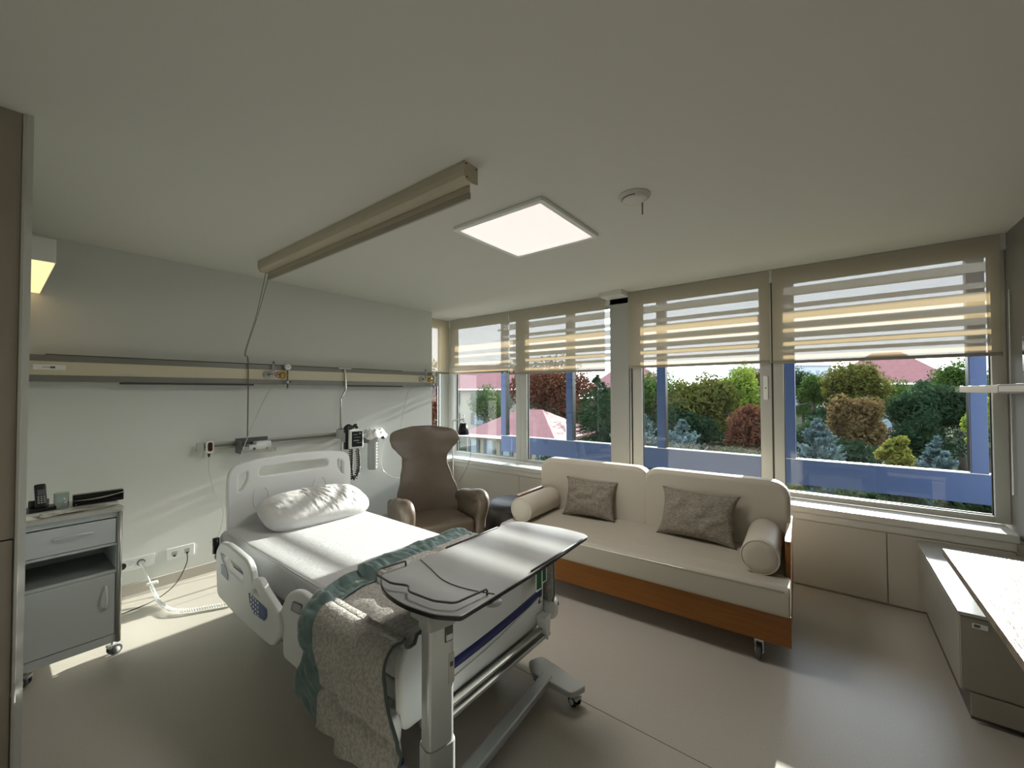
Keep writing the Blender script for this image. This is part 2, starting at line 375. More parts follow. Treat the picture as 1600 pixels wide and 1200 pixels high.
# pillar between windows 2 and 3
pl = struct(MB().box(4.40, 4.60, 1.765, 1.985, 0.652, 2.70).build('trim_5', mat('pillar_grey', (0.40, 0.405, 0.38), 0.4, metal=0.2)), 'wide grey metal pillar between the windows')
struct(B(4.425, 4.50, 1.735, 1.765, 0.652, 2.70).build('trim_6', sealm), 'dark joint beside the grey pillar')
struct(B(4.41, 4.425, 1.742, 1.758, 0.652, 2.0).build('trim_7', alum), 'thin metal rod in the joint of the pillar')
struct(B(4.20, 4.42, 1.76, 2.02, ZC-0.05, ZC).build('trim_8', ceilm), 'small white boxed corner at the top of the pillar')
struct(B(4.43, 4.50, 0.402, 0.418, 0.652, 2.62).build('trim_9', seamm), 'dark joint between the two right windows')

# ------------------------------------------------------------------ roller blinds
def blind(y0, y1, zb, label, x=4.38, axis='x'):
    if axis == 'x': t = thing('roller_blind', label, 'blind', (x, (y0+y1)/2, zb), 0, 'roller blinds over the windows')
    else: t = thing('roller_blind', label, 'blind', ((y0+y1)/2, x, zb), 0, 'roller blinds over the windows')
    def bx(a, b, c, d, e, f_):
        return B(a, b, c, d, e, f_) if axis == 'x' else B(c, d, a, b, e, f_)
    m = MB()
    if axis == 'x': m.add([(x, y0, zb), (x, y1, zb), (x, y1, 2.70), (x, y0, 2.70)], [(0, 1, 2, 3)])
    else: m.add([(y0, x, zb), (y1, x, zb), (y1, x, 2.70), (y0, x, 2.70)], [(0, 1, 2, 3)])
    m.build('blind_fabric', blindm, t)
    bx(x-0.010, x+0.008, y0, y1, zb-0.022, zb+0.004).build('bottom_bar', barm, t, bevel=0.004)
    if axis == 'x':
        MB().cyl((x+0.028, y0, 2.672), (x+0.028, y1, 2.672), 0.019, seg=14).build('roller_tube', barm, t)
    blinds.append(t)
    return t
blinds = []
blind(3.462, 4.615, 1.893, 'roller blind nearest the bed wall, over the corner window')
blind(2.04, 3.452, 1.858, 'roller blind directly left of the grey pillar')
blind(0.424, 1.762, 1.878, 'roller blind directly right of the grey pillar, above the sofa')
blind(-0.968, 0.400, 1.868, 'widest, rightmost roller blind with bright stripes')
blind(3.80, 4.368, 1.90, 'narrow roller blind facing sideways in the corner niche', x=4.63, axis='y')
# bead chains (parts of their blinds)
for (yy, z0, bl_) in ((3.457, 1.88, blinds[0]), (0.412, 1.86, blinds[2])):
    m = MB(); z = 2.69
    while z > z0:
        m.lathe((4.372, yy, z), [(0.0005, -0.004), (0.0035, -0.002), (0.0035, 0.002), (0.0005, 0.004)], 'z', 6); z -= 0.014
    m.cyl((4.372, yy, 2.69), (4.372, yy, z0), 0.0012, seg=5)
    m.build('bead_chain', whitep, bl_)
t = thing('chain_tensioner', 'small black and white fitting below the two left blinds', 'fitting', (4.365, 3.45, 1.87))
B(4.358, 4.37, 3.30, 3.62, 1.862, 1.872).build('clip_bar', whitep, t)
for yy in (3.36, 3.43, 3.47, 3.56): B(4.354, 4.366, yy-0.008, yy+0.008, 1.858, 1.876).build('clip', blackp, t)
MB().tube(smooth_path([(4.32, -0.99, 2.3), (4.315, -0.985, 1.5), (4.31, -0.985, 0.95), (4.32, -0.985, 0.90), (4.33, -0.985, 0.95), (4.325, -0.99, 1.6)]), 0.0025, 6).build('pull_cord', whitep, blinds[3])

# ------------------------------------------------------------------ ceiling fixtures
t = thing('ceiling_screen', 'long beige roller housing fixed to the ceiling above the bed', 'roller housing', (1.44, 2.55, ZC))
y0, y1 = 1.36, 3.78
MB().prism([(1.385, ZC), (1.475, ZC), (1.475, ZC-0.075), (1.462, ZC-0.082), (1.44, ZC-0.088), (1.405, ZC-0.085), (1.388, ZC-0.07), (1.383, ZC-0.045)], 'y', y0+0.006, y1-0.006).build('housing', screenm, t)
for yy, nm in ((y0, 'end_cap'), (y1-0.006, 'end_cap')):
    e = MB().prism([(1.382, ZC), (1.478, ZC), (1.478, ZC-0.085), (1.45, ZC-0.09), (1.405, ZC-0.09), (1.386, ZC-0.075), (1.379, ZC-0.045)], 'y', yy, yy+0.006).build(nm, screenm, t)
    for (a, b) in ((1.395, ZC-0.012), (1.466, ZC-0.012), (1.40, ZC-0.075)): MB().lathe((a, yy-0.001 if yy == y0 else yy+0.007, b), [(0.0001, -0.0015), (0.004, -0.0015), (0.004, 0.0015), (0.0001, 0.0015)], 'y', 10).build('screw', sealm, e, world=False)
B(1.452, 1.455, y0+0.03, y1-0.02, ZC-0.125, ZC-0.07).build('rolled_fabric', screenm, t)
B(1.446, 1.461, y0+0.03, y1-0.02, ZC-0.155, ZC-0.120).build('bottom_bar', mat('bar_grey', (0.36, 0.34, 0.28), 0.45), t, bevel=0.004)
cd = MB()
cd.tube(smooth_path([(1.436, 3.76, 2.62), (1.44, 3.95, 2.30), (1.432, 4.19, 1.965), (1.462, 4.205, 1.87), (1.462, 4.205, 1.19)], 6), 0.0026, 6)
cd.tube(smooth_path([(1.462, 3.75, 2.62), (1.452, 3.95, 2.30), (1.437, 4.185, 1.965), (1.468, 4.207, 1.87), (1.468, 4.207, 1.19)], 6), 0.0026, 6)
tag(cd.build('pull_cord', mat('brown_cord', (0.16, 0.14, 0.10), 0.8)), 'doubled thin pull cord hanging from the ceiling housing to the wall rail', 'cord')
# light panel (square, rounded corners), slightly turned
t = thing('ceiling_light', 'square flat pinkish ceiling light panel', 'ceiling light', (2.268, 1.625, ZC), 0)
fr = MB(); H_ = 0.358
outer = rounded([(-H_, -H_), (H_, -H_), (H_, H_), (-H_, H_)], 0.02); inner = [(-H_+0.03, -H_+0.03), (H_-0.03, -H_+0.03), (H_-0.03, H_-0.03), (-H_+0.03, H_-0.03)]
o = plate('light_frame', outer, [inner], 0.022, whitep, Matrix.Translation((0, 0, -0.013)), None, 0.003); o.parent = t
o = B(-H_+0.03, H_-0.03, -H_+0.03, H_-0.03, -0.016, -0.004).build('light_diffuser', panelglow, t, world=False); 
ld = bpy.data.lights.new('panel_lamp', 'AREA'); ld.shape = 'SQUARE'; ld.size = 0.6; ld.energy = 16; ld.color = (1.0, 0.95, 0.90)
lo = bpy.data.objects.new('panel_lamp', ld); C.objects.link(lo); lo.parent = t; lo.location = (0, 0, -0.018)
# smoke detector
t = thing('smoke_detector', 'round white smoke detector on the ceiling', 'smoke detector', (2.235, 0.855, ZC))
MB().lathe((0, 0, 0), [(0.088, 0), (0.088, -0.007), (0.072, -0.010), (0.072, -0.015), (0.066, -0.026), (0.045, -0.031), (0.0001, -0.032)]).build('detector_body', ceilm, t, world=False)
MB().cyl((0.055, -0.025, -0.025), (0.055, -0.025, -0.095), 0.005, seg=10).build('probe', railgrey, t, world=False)
MB().tube([(0.068*cos(a), 0.068*sin(a), -0.0215) for a in [radians(100+8*k) for k in range(14)]], 0.0025, 6).build('vent_slot', sealm, t, world=False)
# wall lamp on left wall
t = thing('wall_lamp', 'long white wall lamp with warm glowing underside at the left edge', 'lamp', (0.10, 3.8, 2.3))
B(0.102, 0.218, 3.28, 4.335, 2.302, 2.43).build('lamp_housing', whitep, t, bevel=0.003)
B(0.126, 0.213, 3.287, 4.325, 2.296, 2.303).build('lamp_diffuser', lampglow, t)
tag(B(0.10, 0.108, 4.10, 4.30, 1.80, 2.28).build('mirror', chromem), 'narrow mirror strip below the wall lamp', 'mirror')

# ------------------------------------------------------------------ wardrobe (left foreground)
t = thing('wardrobe', 'tall taupe wardrobe side filling the left edge', 'wardrobe', (-0.5, 2.5, 0))
B(-1.4, 0.070, 2.476, 2.497, 1.045, 2.694).build('upper_panel', wardm, t, bevel=0.002)
B(-1.4, 0.067, 2.476, 2.497, 0.02, 1.040).build('lower_panel', wardm, t, bevel=0.002)
B(0.0705, 0.081, 2.470, 2.499, 0.0, 2.694).build('edge_strip', mat('edge_white', (0.55, 0.54, 0.49), 0.4), t, bevel=0.002)
B(-1.4, 0.015, 2.50, 3.05, 0.0, 2.694).build('carcass', wardm, t)

hand = mat('satin_handle', (0.80, 0.80, 0.78), 0.3, metal=0.55)
# ------------------------------------------------------------------ bedside cabinet
t = thing('bedside_cabinet', 'grey bedside cabinet on castors with drawer, open shelf and door', 'cabinet', (0.31, 3.67, 0))
cx0, cx1, cy0, cy1 = 0.105, 0.515, 3.46, 3.90
b = MB()
b.box(cx0, cx0+0.018, cy0, cy1, 0.085, 0.875); b.box(cx1-0.018, cx1, cy0, cy1, 0.085, 0.875); b.box(cx0, cx1, cy1-0.012, cy1, 0.085, 0.875)
b.box(cx0, cx1, cy0, cy1, 0.085, 0.135); b.box(cx0, cx1, cy0, cy1, 0.505, 0.523); b.box(cx0, cx1, cy0, cy1, 0.672, 0.688); b.box(cx0, cx1, cy0+0.004, cy1, 0.842, 0.875)
b.build('body', cabm, t, bevel=0.002)
for (x_, nm) in ((cx0-0.004, 'corner_post'), (cx1-0.012, 'corner_post')):
    MB().cyl((x_+0.008, cy0-0.004, 0.085), (x_+0.008, cy0-0.004, 0.885), 0.012, seg=14).build(nm, alum, t)
plate('top', rounded([(cx0-0.012, cy0-0.018), (cx1+0.012, cy0-0.018), (cx1+0.012, cy1+0.01), (cx0-0.012, cy1+0.01)], 0.02), [], 0.024, cabtop, MZ(0.888), t, 0.004)
d = B(cx0+0.022, cx1-0.022, cy0-0.006, cy0+0.014, 0.692, 0.836).build('drawer', cabm, t, bevel=0.002)
MB().tube([(0.315+0.08*k/8, cy0-0.012-0.026*cos(k/8*pi/2), 0.775+0.012*(1-(k/8)**2)) for k in range(-8, 9)], [(0.007, 0.005)]*17, 8).build('drawer_handle', hand, d, world=False)
d = B(cx0+0.022, cx1-0.022, cy0-0.006, cy0+0.014, 0.140, 0.503).build('cabinet_door', cabm, t, bevel=0.002)
MB().tube([(0.452, cy0-0.012-0.024*cos(k/8*pi/2), 0.375+0.07*k/8) for k in range(-8, 9)], [(0.006, 0.007)]*17, 8).build('door_handle', hand, d, world=False)
B(cx0+0.018, cx1-0.018, cy0+0.01, cy1-0.012, 0.5235, 0.525).build('shelf_liner', cabdark, t)
def castor(parent, x, y, r=0.035, top=0.085, a=0.0, tyre=dgreyp, hub=greyp, forkm=steelm, nm='castor', twin=True):
    ca, sa = cos(a), sin(a)
    def L(u, v, z): return (x+u*ca-v*sa, y+u*sa+v*ca, z)
    m = MB(); w_ = 0.011
    for sgn in ((-1, 1) if twin else (0,)):
        c0 = Vector(L(0.01, sgn*0.016-w_/2*1, r)); c1 = Vector(L(0.01, sgn*0.016+w_/2*1, r)); m.cyl(c0, c1, r, seg=20)
    o = m.build(nm, tyre, parent, bevel=0.003)
    k = MB(); k.cyl(L(0.01, -0.026, r), L(0.01, 0.026, r), r*0.55, seg=16)
    k.build('hub', hub, o, world=False)
    k = MB(); k.cyl(L(0, 0, r*1.2), L(0, 0, top), 0.007, seg=10); k.obox(Vector(L(0, 0, r*1.75)), (r*1.5, 0.042, r*0.5), Matrix.Rotation(a, 3, 'Z'))
    k.build('fork', forkm, o, bevel=0.004, world=False)
    return o
for (x, y, a) in ((0.49, 3.485, 0.3), (0.145, 3.485, 2.6), (0.49, 3.86, 0.9), (0.14, 3.86, 1.4)): castor(t, x, y, 0.032, 0.086, a, dgreyp, greyp, greyp)
ZT = 0.901
# phone
t = thing('telephone', 'black cordless telephone standing in its cradle on the cabinet', 'telephone', (0.205, 3.72, ZT), radians(8))
MB().prism([(-0.055, -0.045), (0.055, -0.045), (0.06, 0.05), (-0.06, 0.05)], 'z', 0, 0.022).build('cradle', blackp, t, bevel=0.006, world=False)
m = MB(); R_ = Matrix.Rotation(radians(-18), 3, 'X')
m.obox((0, 0.012, 0.085), (0.048, 0.026, 0.145), R_); h = m.build('handset', blackp, t, bevel=0.01, seg=3, world=False)
m = MB(); m.obox((0, -0.010, 0.110), (0.034, 0.002, 0.034), R_); m.build('handset_screen', dgreyp, h, world=False)
m = MB()
for i in range(3):
    for j in range(4): m.obox(Vector((0, 0.0, 0.075)) + R_ @ Vector((-0.012+i*0.012, -0.004, 0.008-j*0.012)), (0.008, 0.005, 0.006), R_)
m.build('keypad', greyp, h, world=False)
MB().prism([(-0.03, 0.02), (0.03, 0.02), (0.045, 0.05), (-0.045, 0.05)], 'z', 0.02, 0.06).build('cradle_back', blackp, t, bevel=0.006, world=False)
# glass
t = tag(MB().lathe((0.285, 3.70, ZT), [(0.030, 0.0), (0.031, 0.002), (0.034, 0.094), (0.032, 0.094), (0.029, 0.006), (0.0001, 0.006)], 'z', 32).build('drinking_glass', glass_mat('drink_glass', (0.80, 0.84, 0.84), 0.10)), 'small clear drinking glass on the bedside cabinet', 'glass')
# black glossy device
t = thing('set_top_box', 'long black glossy box with silver swoosh on the bedside cabinet', 'box', (0.45, 3.72, ZT), radians(-3))
m = MB(); m.prism([(-0.04, 0), (0.035, 0), (0.04, 0.02), (0.028, 0.066), (-0.03, 0.068), (-0.045, 0.045), (-0.045, 0.012)], 'x', -0.118, 0.112)
bb = m.build('box_body', blackg, t, bevel=0.006, seg=3, world=False)
m = MB(); m.grid(lambda u, v: (-0.112+0.22*u, -0.0465+0.004*sin(pi*u)*0+max(0, 0.0)*0 - 0.001, 0.034+0.018*u+0.012*sin(pi*u)*(-1)+v*(0.003+0.006*sin(pi*u))), 24, 1)
m.build('swoosh', chromem, bb, solid=0.002, world=False)
for k in range(5): MB().box(-0.105+k*0.007, -0.101+k*0.007, -0.0475, -0.046, 0.008, 0.014+(k % 2)*0.003).build('logo_mark', greyp, bb, world=False) if k == 0 else None
# papers
t = tag(MB().grid(lambda u, v: (0.19+0.33*u, 3.475+0.10*v+0.03*u, ZT+0.003+0.006*sin(5*u+v)**2), 20, 6).build('magazine', paperm, solid=0.002), 'thin printed leaflet lying flat on the bedside cabinet', 'leaflet')

# ------------------------------------------------------------------ sockets and cables
t = thing('wall_socket', 'white triple wall socket with a plug, beside the cabinet', 'socket', (0.72, YH, 0.26), 0, 'wall sockets')
MB().box(0.585, 0.85, YH-0.010, YH, 0.213, 0.305).build('cover_plate', whitep, t, bevel=0.003)
MB().box(0.60, 0.835, YH-0.013, YH-0.009, 0.226, 0.292).build('insert', whitep, t, bevel=0.002)
for x_, mm_ in ((0.655, blackp), (0.705, whitep), (0.765, dgreyp)):
    o = MB().lathe((x_, YH-0.016, 0.259), [(0.0001, -0.001), (0.024, -0.001), (0.026, 0.004), (0.0001, 0.004)], 'y', 24).build('outlet', mm_, t)
    m = MB()
    for dx in (-0.009, 0, 0.009): m.lathe((x_+dx, YH-0.018, 0.259), [(0.0001, 0), (0.002, 0), (0.002, 0.0015), (0.0001, 0.0015)], 'y', 8)
    m.build('pin_hole', blackp, o, world=False)
t = thing('network_socket', 'white double data socket with a black cable, left of the bed', 'socket', (1.015, YH, 0.262), 0, 'wall sockets')
MB().box(0.925, 1.11, YH-0.010, YH, 0.215, 0.310).build('cover_plate', whitep, t, bevel=0.003)
for x_ in (0.975, 1.06):
    o = MB().box(x_-0.018, x_+0.018, YH-0.014, YH-0.009, 0.245, 0.280).build('jack', greyp, t, bevel=0.002)
    MB().box(x_-0.008, x_+0.008, YH-0.016, YH-0.013, 0.238, 0.252).build('jack_hole', blackp, o, world=False)
t = thing('bed_power_cable', 'white coiled power cable from the wall socket to the bed', 'cable', (0.9, 3.8, 0.02))
MB().cyl((0.765, YH-0.014, 0.259), (0.768, YH-0.045, 0.252), 0.019, 0.016).build('plug', whitep, t)
MB().tube(smooth_path([(0.768, YH-0.04, 0.252), (0.772, 4.26, 0.235), (0.785, 4.22, 0.17), (0.80, 4.20, 0.115)]), 0.007, 8).build('straight_cord', whitep, t)
MB().box(0.775, 0.845, 4.185, 4.215, 0.105, 0.125).build('strain_relief', whitep, t, bevel=0.004)
MB().tube(helix([(0.80, 4.20, 0.11), (0.812, 4.12, 0.05), (0.82, 4.0, 0.02), (0.85, 3.80, 0.018), (0.93, 3.70, 0.018), (1.05, 3.63, 0.018), (1.18, 3.56, 0.018)], 0.0105, 56, 10), 0.0030, 6).build('coiled_cord', whitep, t)
tag(MB().tube(smooth_path([(1.06, YH-0.014, 0.24), (1.045, 4.28, 0.17), (0.97, 4.22, 0.06), (0.86, 4.16, 0.008), (0.72, 4.08, 0.006), (0.56, 4.05, 0.006)]), 0.0035, 6).build('network_cable', blackp), 'thin black cable from the data socket to the floor', 'cable')

# ------------------------------------------------------------------ bed-head unit (long rail) and fittings
t = thing('bedhead_rail', 'long grey and cream medical supply rail high on the wall', 'rail', (2.0, YH, 1.77))
YF = 4.22
B(0.14, 3.775, YF, YH, 1.822, 1.865).build('upper_channel', railgrey, t, bevel=0.003)
B(0.14, 3.775, YF+0.006, YH, 1.727, 1.822).build('cream_panel', creamp, t)
B(0.14, 3.775, YF, YH, 1.682, 1.727).build('lower_channel', railgrey, t, bevel=0.003)
B(3.767, 3.777, YF-0.001, YH, 1.680, 1.867).build('end_cap', railgrey, t)
B(0.24, 3.2, YF+0.01, YF+0.05, 1.865, 1.872).build('top_light_slot', seamm, t)
for a, b in ((0.62, 1.52), (2.45, 3.20)): B(a, b, YF+0.0, YF+0.08, 1.668, 1.681).build('reading_light_slot', seamm, t, bevel=0.002)
o = B(0.185, 0.335, YF+0.0035, YF+0.006, 1.763, 1.797).build('type_label', whitep, t)
B(0.262, 0.285, YF+0.002, YF+0.0036, 1.773, 1.787).build('label_mark', dgreyp, o, world=False); B(0.225, 0.262, YF+0.002, YF+0.0036, 1.7785, 1.7815).build('label_line', dgreyp, o, world=False)
def rotary(x, lab, full=True):
    t = thing('gas_outlet', lab, 'gas regulator', (x, YF, 1.775), 0, 'gas regulators on the supply rail')
    MB().lathe((x-0.055, YF-0.0, 1.772), [(0.0001, -0.03), (0.022, -0.03), (0.024, -0.012), (0.036, -0.010), (0.036, 0.006), (0.0001, 0.006)], 'y', 28).build('rosette', greyp, t)
    MB().cyl((x-0.055, YF-0.03, 1.772), (x-0.055, YF-0.05, 1.772), 0.010).build('nozzle', dgreyp, t)
    o = MB().cyl((x-0.012, YF-0.035, 1.765), (x-0.012, YF-0.035, 1.90), 0.0105, seg=16).build('flow_tube', clearp, t)
    MB().cyl((x-0.012, YF-0.035, 1.757), (x-0.012, YF-0.035, 1.785), 0.014, seg=16).build('tube_base', alum, t)
    MB().box(x-0.052, x+0.0, YF-0.042, YF-0.028, 1.757, 1.770).build('bracket', alum, t, bevel=0.003)
    MB().lathe((x+0.085, YF, 1.77), [(0.0001, -0.032), (0.020, -0.032), (0.026, -0.02), (0.032, -0.008), (0.032, 0.006), (0.0001, 0.006)], 'y', 28).build('valve_body', brass, t)
    MB().cyl((x+0.085, YF-0.03, 1.77), (x+0.115, YF-0.045, 1.77), 0.009).build('valve_stem', brass, t)
    g = MB().lathe((x+0.112, YF-0.045, 1.85), [(0.0001, -0.014), (0.030, -0.014), (0.033, -0.010), (0.033, 0.012), (0.0001, 0.012)], 'y', 28).build('gauge', alum, t)
    MB().lathe((x+0.112, YF-0.060, 1.85), [(0.0001, 0), (0.027, 0), (0.027, 0.0015), (0.0001, 0.0015)], 'y', 24).build('gauge_face', whitep, g, world=False)
    MB().obox((x+0.108, YF-0.061, 1.853), (0.03, 0.001, 0.003), Matrix.Rotation(radians(15), 3, 'Y')).build('gauge_needle', blackp, g, world=False)
    MB().cyl((x+0.112, YF-0.045, 1.82), (x+0.112, YF-0.045, 1.645), 0.007).build('drop_pipe', dgreyp, t)
    MB().box(x+0.100, x+0.124, YF-0.057, YF-0.033, 1.69, 1.715).build('pipe_joint', alum, t, bevel=0.003)
    MB().cyl((x+0.112, YF-0.045, 1.703), (x+0.150, YF-0.055, 1.706), 0.010, 0.003).build('lever', blackp, t)
    MB().cyl((x+0.112, YF-0.045, 1.650), (x+0.112, YF-0.045, 1.63), 0.012, 0.010).build('hose_tail', alum, t)
    return t
rotary(1.685, 'gas regulator with gauge above the head of the bed, beside the no-smoking sign')
rotary(3.545, 'gas regulator with gauge at the window end of the supply rail')
t = thing('no_smoking_sign', 'small round no-smoking sticker on the supply rail', 'sign', (1.735, YF, 1.775))
MB().lathe((1.735, YF+0.002, 1.775), [(0.0001, 0), (0.030, 0), (0.030, 0.002), (0.0001, 0.002)], 'y', 32).build('disc', whitep, t)
MB().tube([(1.735+0.027*cos(a), YF+0.0005, 1.775+0.027*sin(a)) for a in [2*pi*k/32 for k in range(32)]], 0.003, 6, closed=True).build('ring', redm, t)
MB().obox((1.735, YF+0.0, 1.775), (0.050, 0.002, 0.005), Matrix.Rotation(radians(45), 3, 'Y')).build('slash', redm, t)
m = MB(); m.obox((1.733, YF+0.0005, 1.777), (0.034, 0.002, 0.006), Matrix.Rotation(radians(-30), 3, 'Y')); m.build('cigarette', blackp, t)
# lower rail
t = thing('equipment_rail', 'short grey equipment rail mounted low behind the headboard', 'rail', (1.8, YH, 1.13))
B(1.115, 2.46, 4.27, 4.285, 1.105, 1.165).build('rail_bar', railgrey, t, bevel=0.003)
B(1.115, 2.46, 4.262, 4.27, 1.145, 1.165).build('upper_lip', alum, t, bevel=0.002); B(1.115, 2.46, 4.262, 4.27, 1.105, 1.122).build('lower_lip', alum, t, bevel=0.002)
B(1.10, 1.155, 4.258, 4.29, 1.10, 1.17).build('end_bracket', greyp, t, bevel=0.004)
for x_ in (1.2, 1.9, 2.4): B(x_-0.02, x_+0.02, 4.285, YH, 1.115, 1.155).build('wall_bracket', greyp, t)
t = thing('nurse_call_handset', 'white oval call handset with dark window hanging on the rail', 'handset', (1.19, 4.25, 1.13))
MB().prism(rounded([(1.160, 1.075), (1.218, 1.075), (1.218, 1.185), (1.160, 1.185)], 0.028), 'y', 4.235, 4.262).build('handset_body', whitep, t, bevel=0.004)
MB().prism(rounded([(1.172, 1.095), (1.206, 1.095), (1.206, 1.172), (1.172, 1.172)], 0.016), 'y', 4.231, 4.236).build('handset_window', ledred, t, bevel=0.001)
MB().cyl((1.185, 4.25, 1.076), (1.185, 4.25, 1.045), 0.012, 0.006).build('cord_grip', blackp, t)
MB().tube(smooth_path([(1.185, 4.25, 1.05), (1.19, 4.25, 0.9), (1.24, 4.26, 0.70), (1.30, 4.27, 0.55), (1.27, 4.27, 0.35), (1.2, 4.27, 0.30)]), 0.0022, 6).build('handset_cord', cordm, t)
t = thing('instrument_tray', 'dark metal tray with white packs on the wall rail', 'tray', (1.53, 4.2, 1.06))
m = MB(); m.box(1.385, 1.675, 4.12, 4.262, 1.052, 1.058); m.box(1.385, 1.675, 4.112, 4.12, 1.052, 1.085); m.build('tray_base', chromem, t, bevel=0.002)
m = MB(); m.box(1.385, 1.391, 4.12, 4.262, 1.058, 1.17); m.box(1.385, 1.655, 4.255, 4.262, 1.058, 1.185); m.build('tray_back', dgreyp, t, bevel=0.002)
B(1.40, 1.45, 4.13, 4.25, 1.058, 1.115).build('small_pack', greyp, t, bevel=0.006)
B(1.455, 1.60, 4.14, 4.24, 1.058, 1.125).build('white_pack', whitep, t, bevel=0.006)
B(1.52, 1.645, 4.15, 4.245, 1.09, 1.150).build('tilted_pack', whitep, t, bevel=0.006)
MB().cyl((1.50, 4.135, 1.092), (1.50, 4.142, 1.092), 0.012).build('round_port', dgreyp, t)
# vertical pole
t = thing('wall_pole', 'bent chrome pole running down from the supply rail', 'pole', (2.40, 4.2, 0.7))
MB().tube(smooth_path([(2.405, 4.20, 1.86), (2.418, 4.20, 1.66), (2.410, 4.20, 1.61), (2.368, 4.20, 1.53), (2.362, 4.20, 1.47), (2.362, 4.20, 0.70)], 5), 0.012, 12).build('tube', chromem, t)
B(2.33, 2.48, 4.19, 4.24, 1.855, 1.875).build('top_clamp', alum, t, bevel=0.003)
B(2.343, 2.385, 4.18, 4.262, 1.10, 1.20).build('rail_clamp', greyp, t, bevel=0.005); B(2.346, 2.382, 4.178, 4.22, 1.20, 1.208).build('clamp_rim', blackp, t)
# monitor
t = thing('patient_monitor', 'small white-framed monitor with dark screen on the wall pole', 'monitor', (2.50, 4.15, 1.0))
Rm = Matrix.Rotation(radians(-12), 3, 'Z')
MB().obox((2.495, 4.12, 1.088), (0.150, 0.055, 0.205), Rm).build('monitor_case', whitep, t, bevel=0.012, seg=3)
s_ = MB().obox(Vector((2.495, 4.12, 1.09))+Rm@Vector((0.005, -0.029, 0)), (0.115, 0.004, 0.165), Rm).build('screen', mat('dark_screen', (0.03, 0.035, 0.04), 0.1), t, bevel=0.003)
m = MB()
for (dx, dz, w_, h_) in ((-0.02, 0.05, 0.05, 0.006), (0.0, 0.02, 0.07, 0.004), (-0.01, -0.015, 0.06, 0.010), (0.02, -0.04, 0.05, 0.005), (0.03, 0.06, 0.02, 0.014)):
    m.obox(Vector((2.495, 4.12, 1.09))+Rm@Vector((0.005+dx, -0.032, dz)), (w_, 0.002, h_), Rm)
m.build('screen_trace', greyp, s_, world=False)
B(2.385, 2.44, 4.16, 4.21, 1.06, 1.16).build('mount_arm', greyp, t, bevel=0.004); B(2.39, 2.44, 4.157, 4.162, 1.075, 1.09).build('green_band', mat('teal', (0.02, 0.2, 0.17), 0.4), t)
B(2.395, 2.425, 4.15, 4.20, 0.98, 1.22).build('side_holder', blackp, t, bevel=0.004)
t = thing('wall_stethoscope', 'black blood-pressure gauge unit with coiled cord behind the headboard', 'gauge', (2.46, 4.2, 1.2))
MB().tube([(2.44+0.045*cos(a), 4.18, 1.155+0.045*sin(a)) for a in [radians(-40+14*k) for k in range(14)]], 0.014, 10).build('handle_loop', blackp, t)
MB().tube(smooth_path([(2.40, 4.19, 1.20), (2.44, 4.18, 1.235), (2.49, 4.18, 1.215), (2.53, 4.18, 1.235), (2.545, 4.18, 1.20)]), 0.018, 10).build('cuff_bulb', blackp, t)
MB().tube(helix([(2.475, 4.2, 1.02), (2.488, 4.2, 0.90), (2.485, 4.2, 0.75), (2.50, 4.2, 0.655), (2.545, 4.2, 0.655), (2.575, 4.2, 0.75), (2.57, 4.2, 0.90), (2.558, 4.2, 0.96)], 0.019, 34, 10), 0.0062, 6).build('coiled_cord', blackp, t)
# suction bottle
t = thing('suction_bottle', 'clear ribbed plastic suction canister wrapped in foil on the wall', 'canister', (2.79, 4.24, 0.7))
MB().lathe((2.782, 4.24, 0.70), [(0.0001, 0), (0.045, 0.0), (0.052, 0.012), (0.054, 0.02)] + [(0.054+0.0025*(k % 2), 0.03+k*0.012) for k in range(29)] + [(0.058, 0.39), (0.0001, 0.392)], 'z', 28).build('canister', mat('cloudy_plastic', (0.50, 0.52, 0.51), 0.15, trans=0.2, ior=1.2), t)
m = MB()
for k in range(26):
    L_ = 0.02 if k % 5 else 0.034
    m.box(2.745, 2.745+L_, 4.183, 4.185, 0.735+k*0.012, 0.7365+k*0.012)
for k in range(9): m.box(2.80, 2.815+0.006*(k % 3), 4.184, 4.186, 0.75+k*0.034, 0.758+k*0.034)
m.build('scale_marks', dgreyp, t)
def foil(u, v):
    a = 2*pi*u; r = 0.05+0.085*v; n_ = noise.noise(Vector((cos(a)*3, sin(a)*3, v*5)))
    return (2.79+r*1.35*cos(a), min(4.24+r*0.75*sin(a), 4.33), 1.075+0.075*sin(pi*(0.2+v*0.8))+n_*0.055)
MB().grid(foil, 40, 10).build('foil_wrap', mat('crinkled_film', (0.8, 0.8, 0.78), 0.12, trans=0.5, metal=0.3, bump=1.0, bscale=60), t)
MB().box(2.87, 2.91, 4.17, 4.21, 1.05, 1.10).build('valve', blackp, t, bevel=0.006); MB().box(2.66, 2.70, 4.19, 4.24, 1.02, 1.08).build('lid_port', dgreyp, t, bevel=0.006)
MB().tube(smooth_path([(2.90, 4.2, 1.05), (2.93, 4.26, 0.95), (2.93, 4.28, 0.72), (3.0, 4.25, 0.6), (3.10, 4.2, 0.55), (3.2, 4.2, 0.54)]), 0.004, 6).build('drain_tube', cordm, t)
tag(MB().tube(smooth_path([(1.66, 4.19, 1.655), (1.56, 4.19, 1.45), (1.40, 4.10, 1.12), (1.33, 4.02, 0.95), (1.28, 4.0, 0.75), (1.29, 4.1, 0.5), (1.26, 4.2, 0.33)]), 0.0035, 6).build('oxygen_tube', cordm), 'thin clear tube slanting across the wall above the bed', 'tube')
m = MB(); m.tube(smooth_path([(1.66, 4.205, 1.655), (1.70, 4.20, 1.668), (1.74, 4.20, 1.655), (1.78, 4.20, 1.665)]), 0.005, 6); 
tag(m.build('tube_holder', greyp), 'small grey clip strip under the supply rail', 'clip')
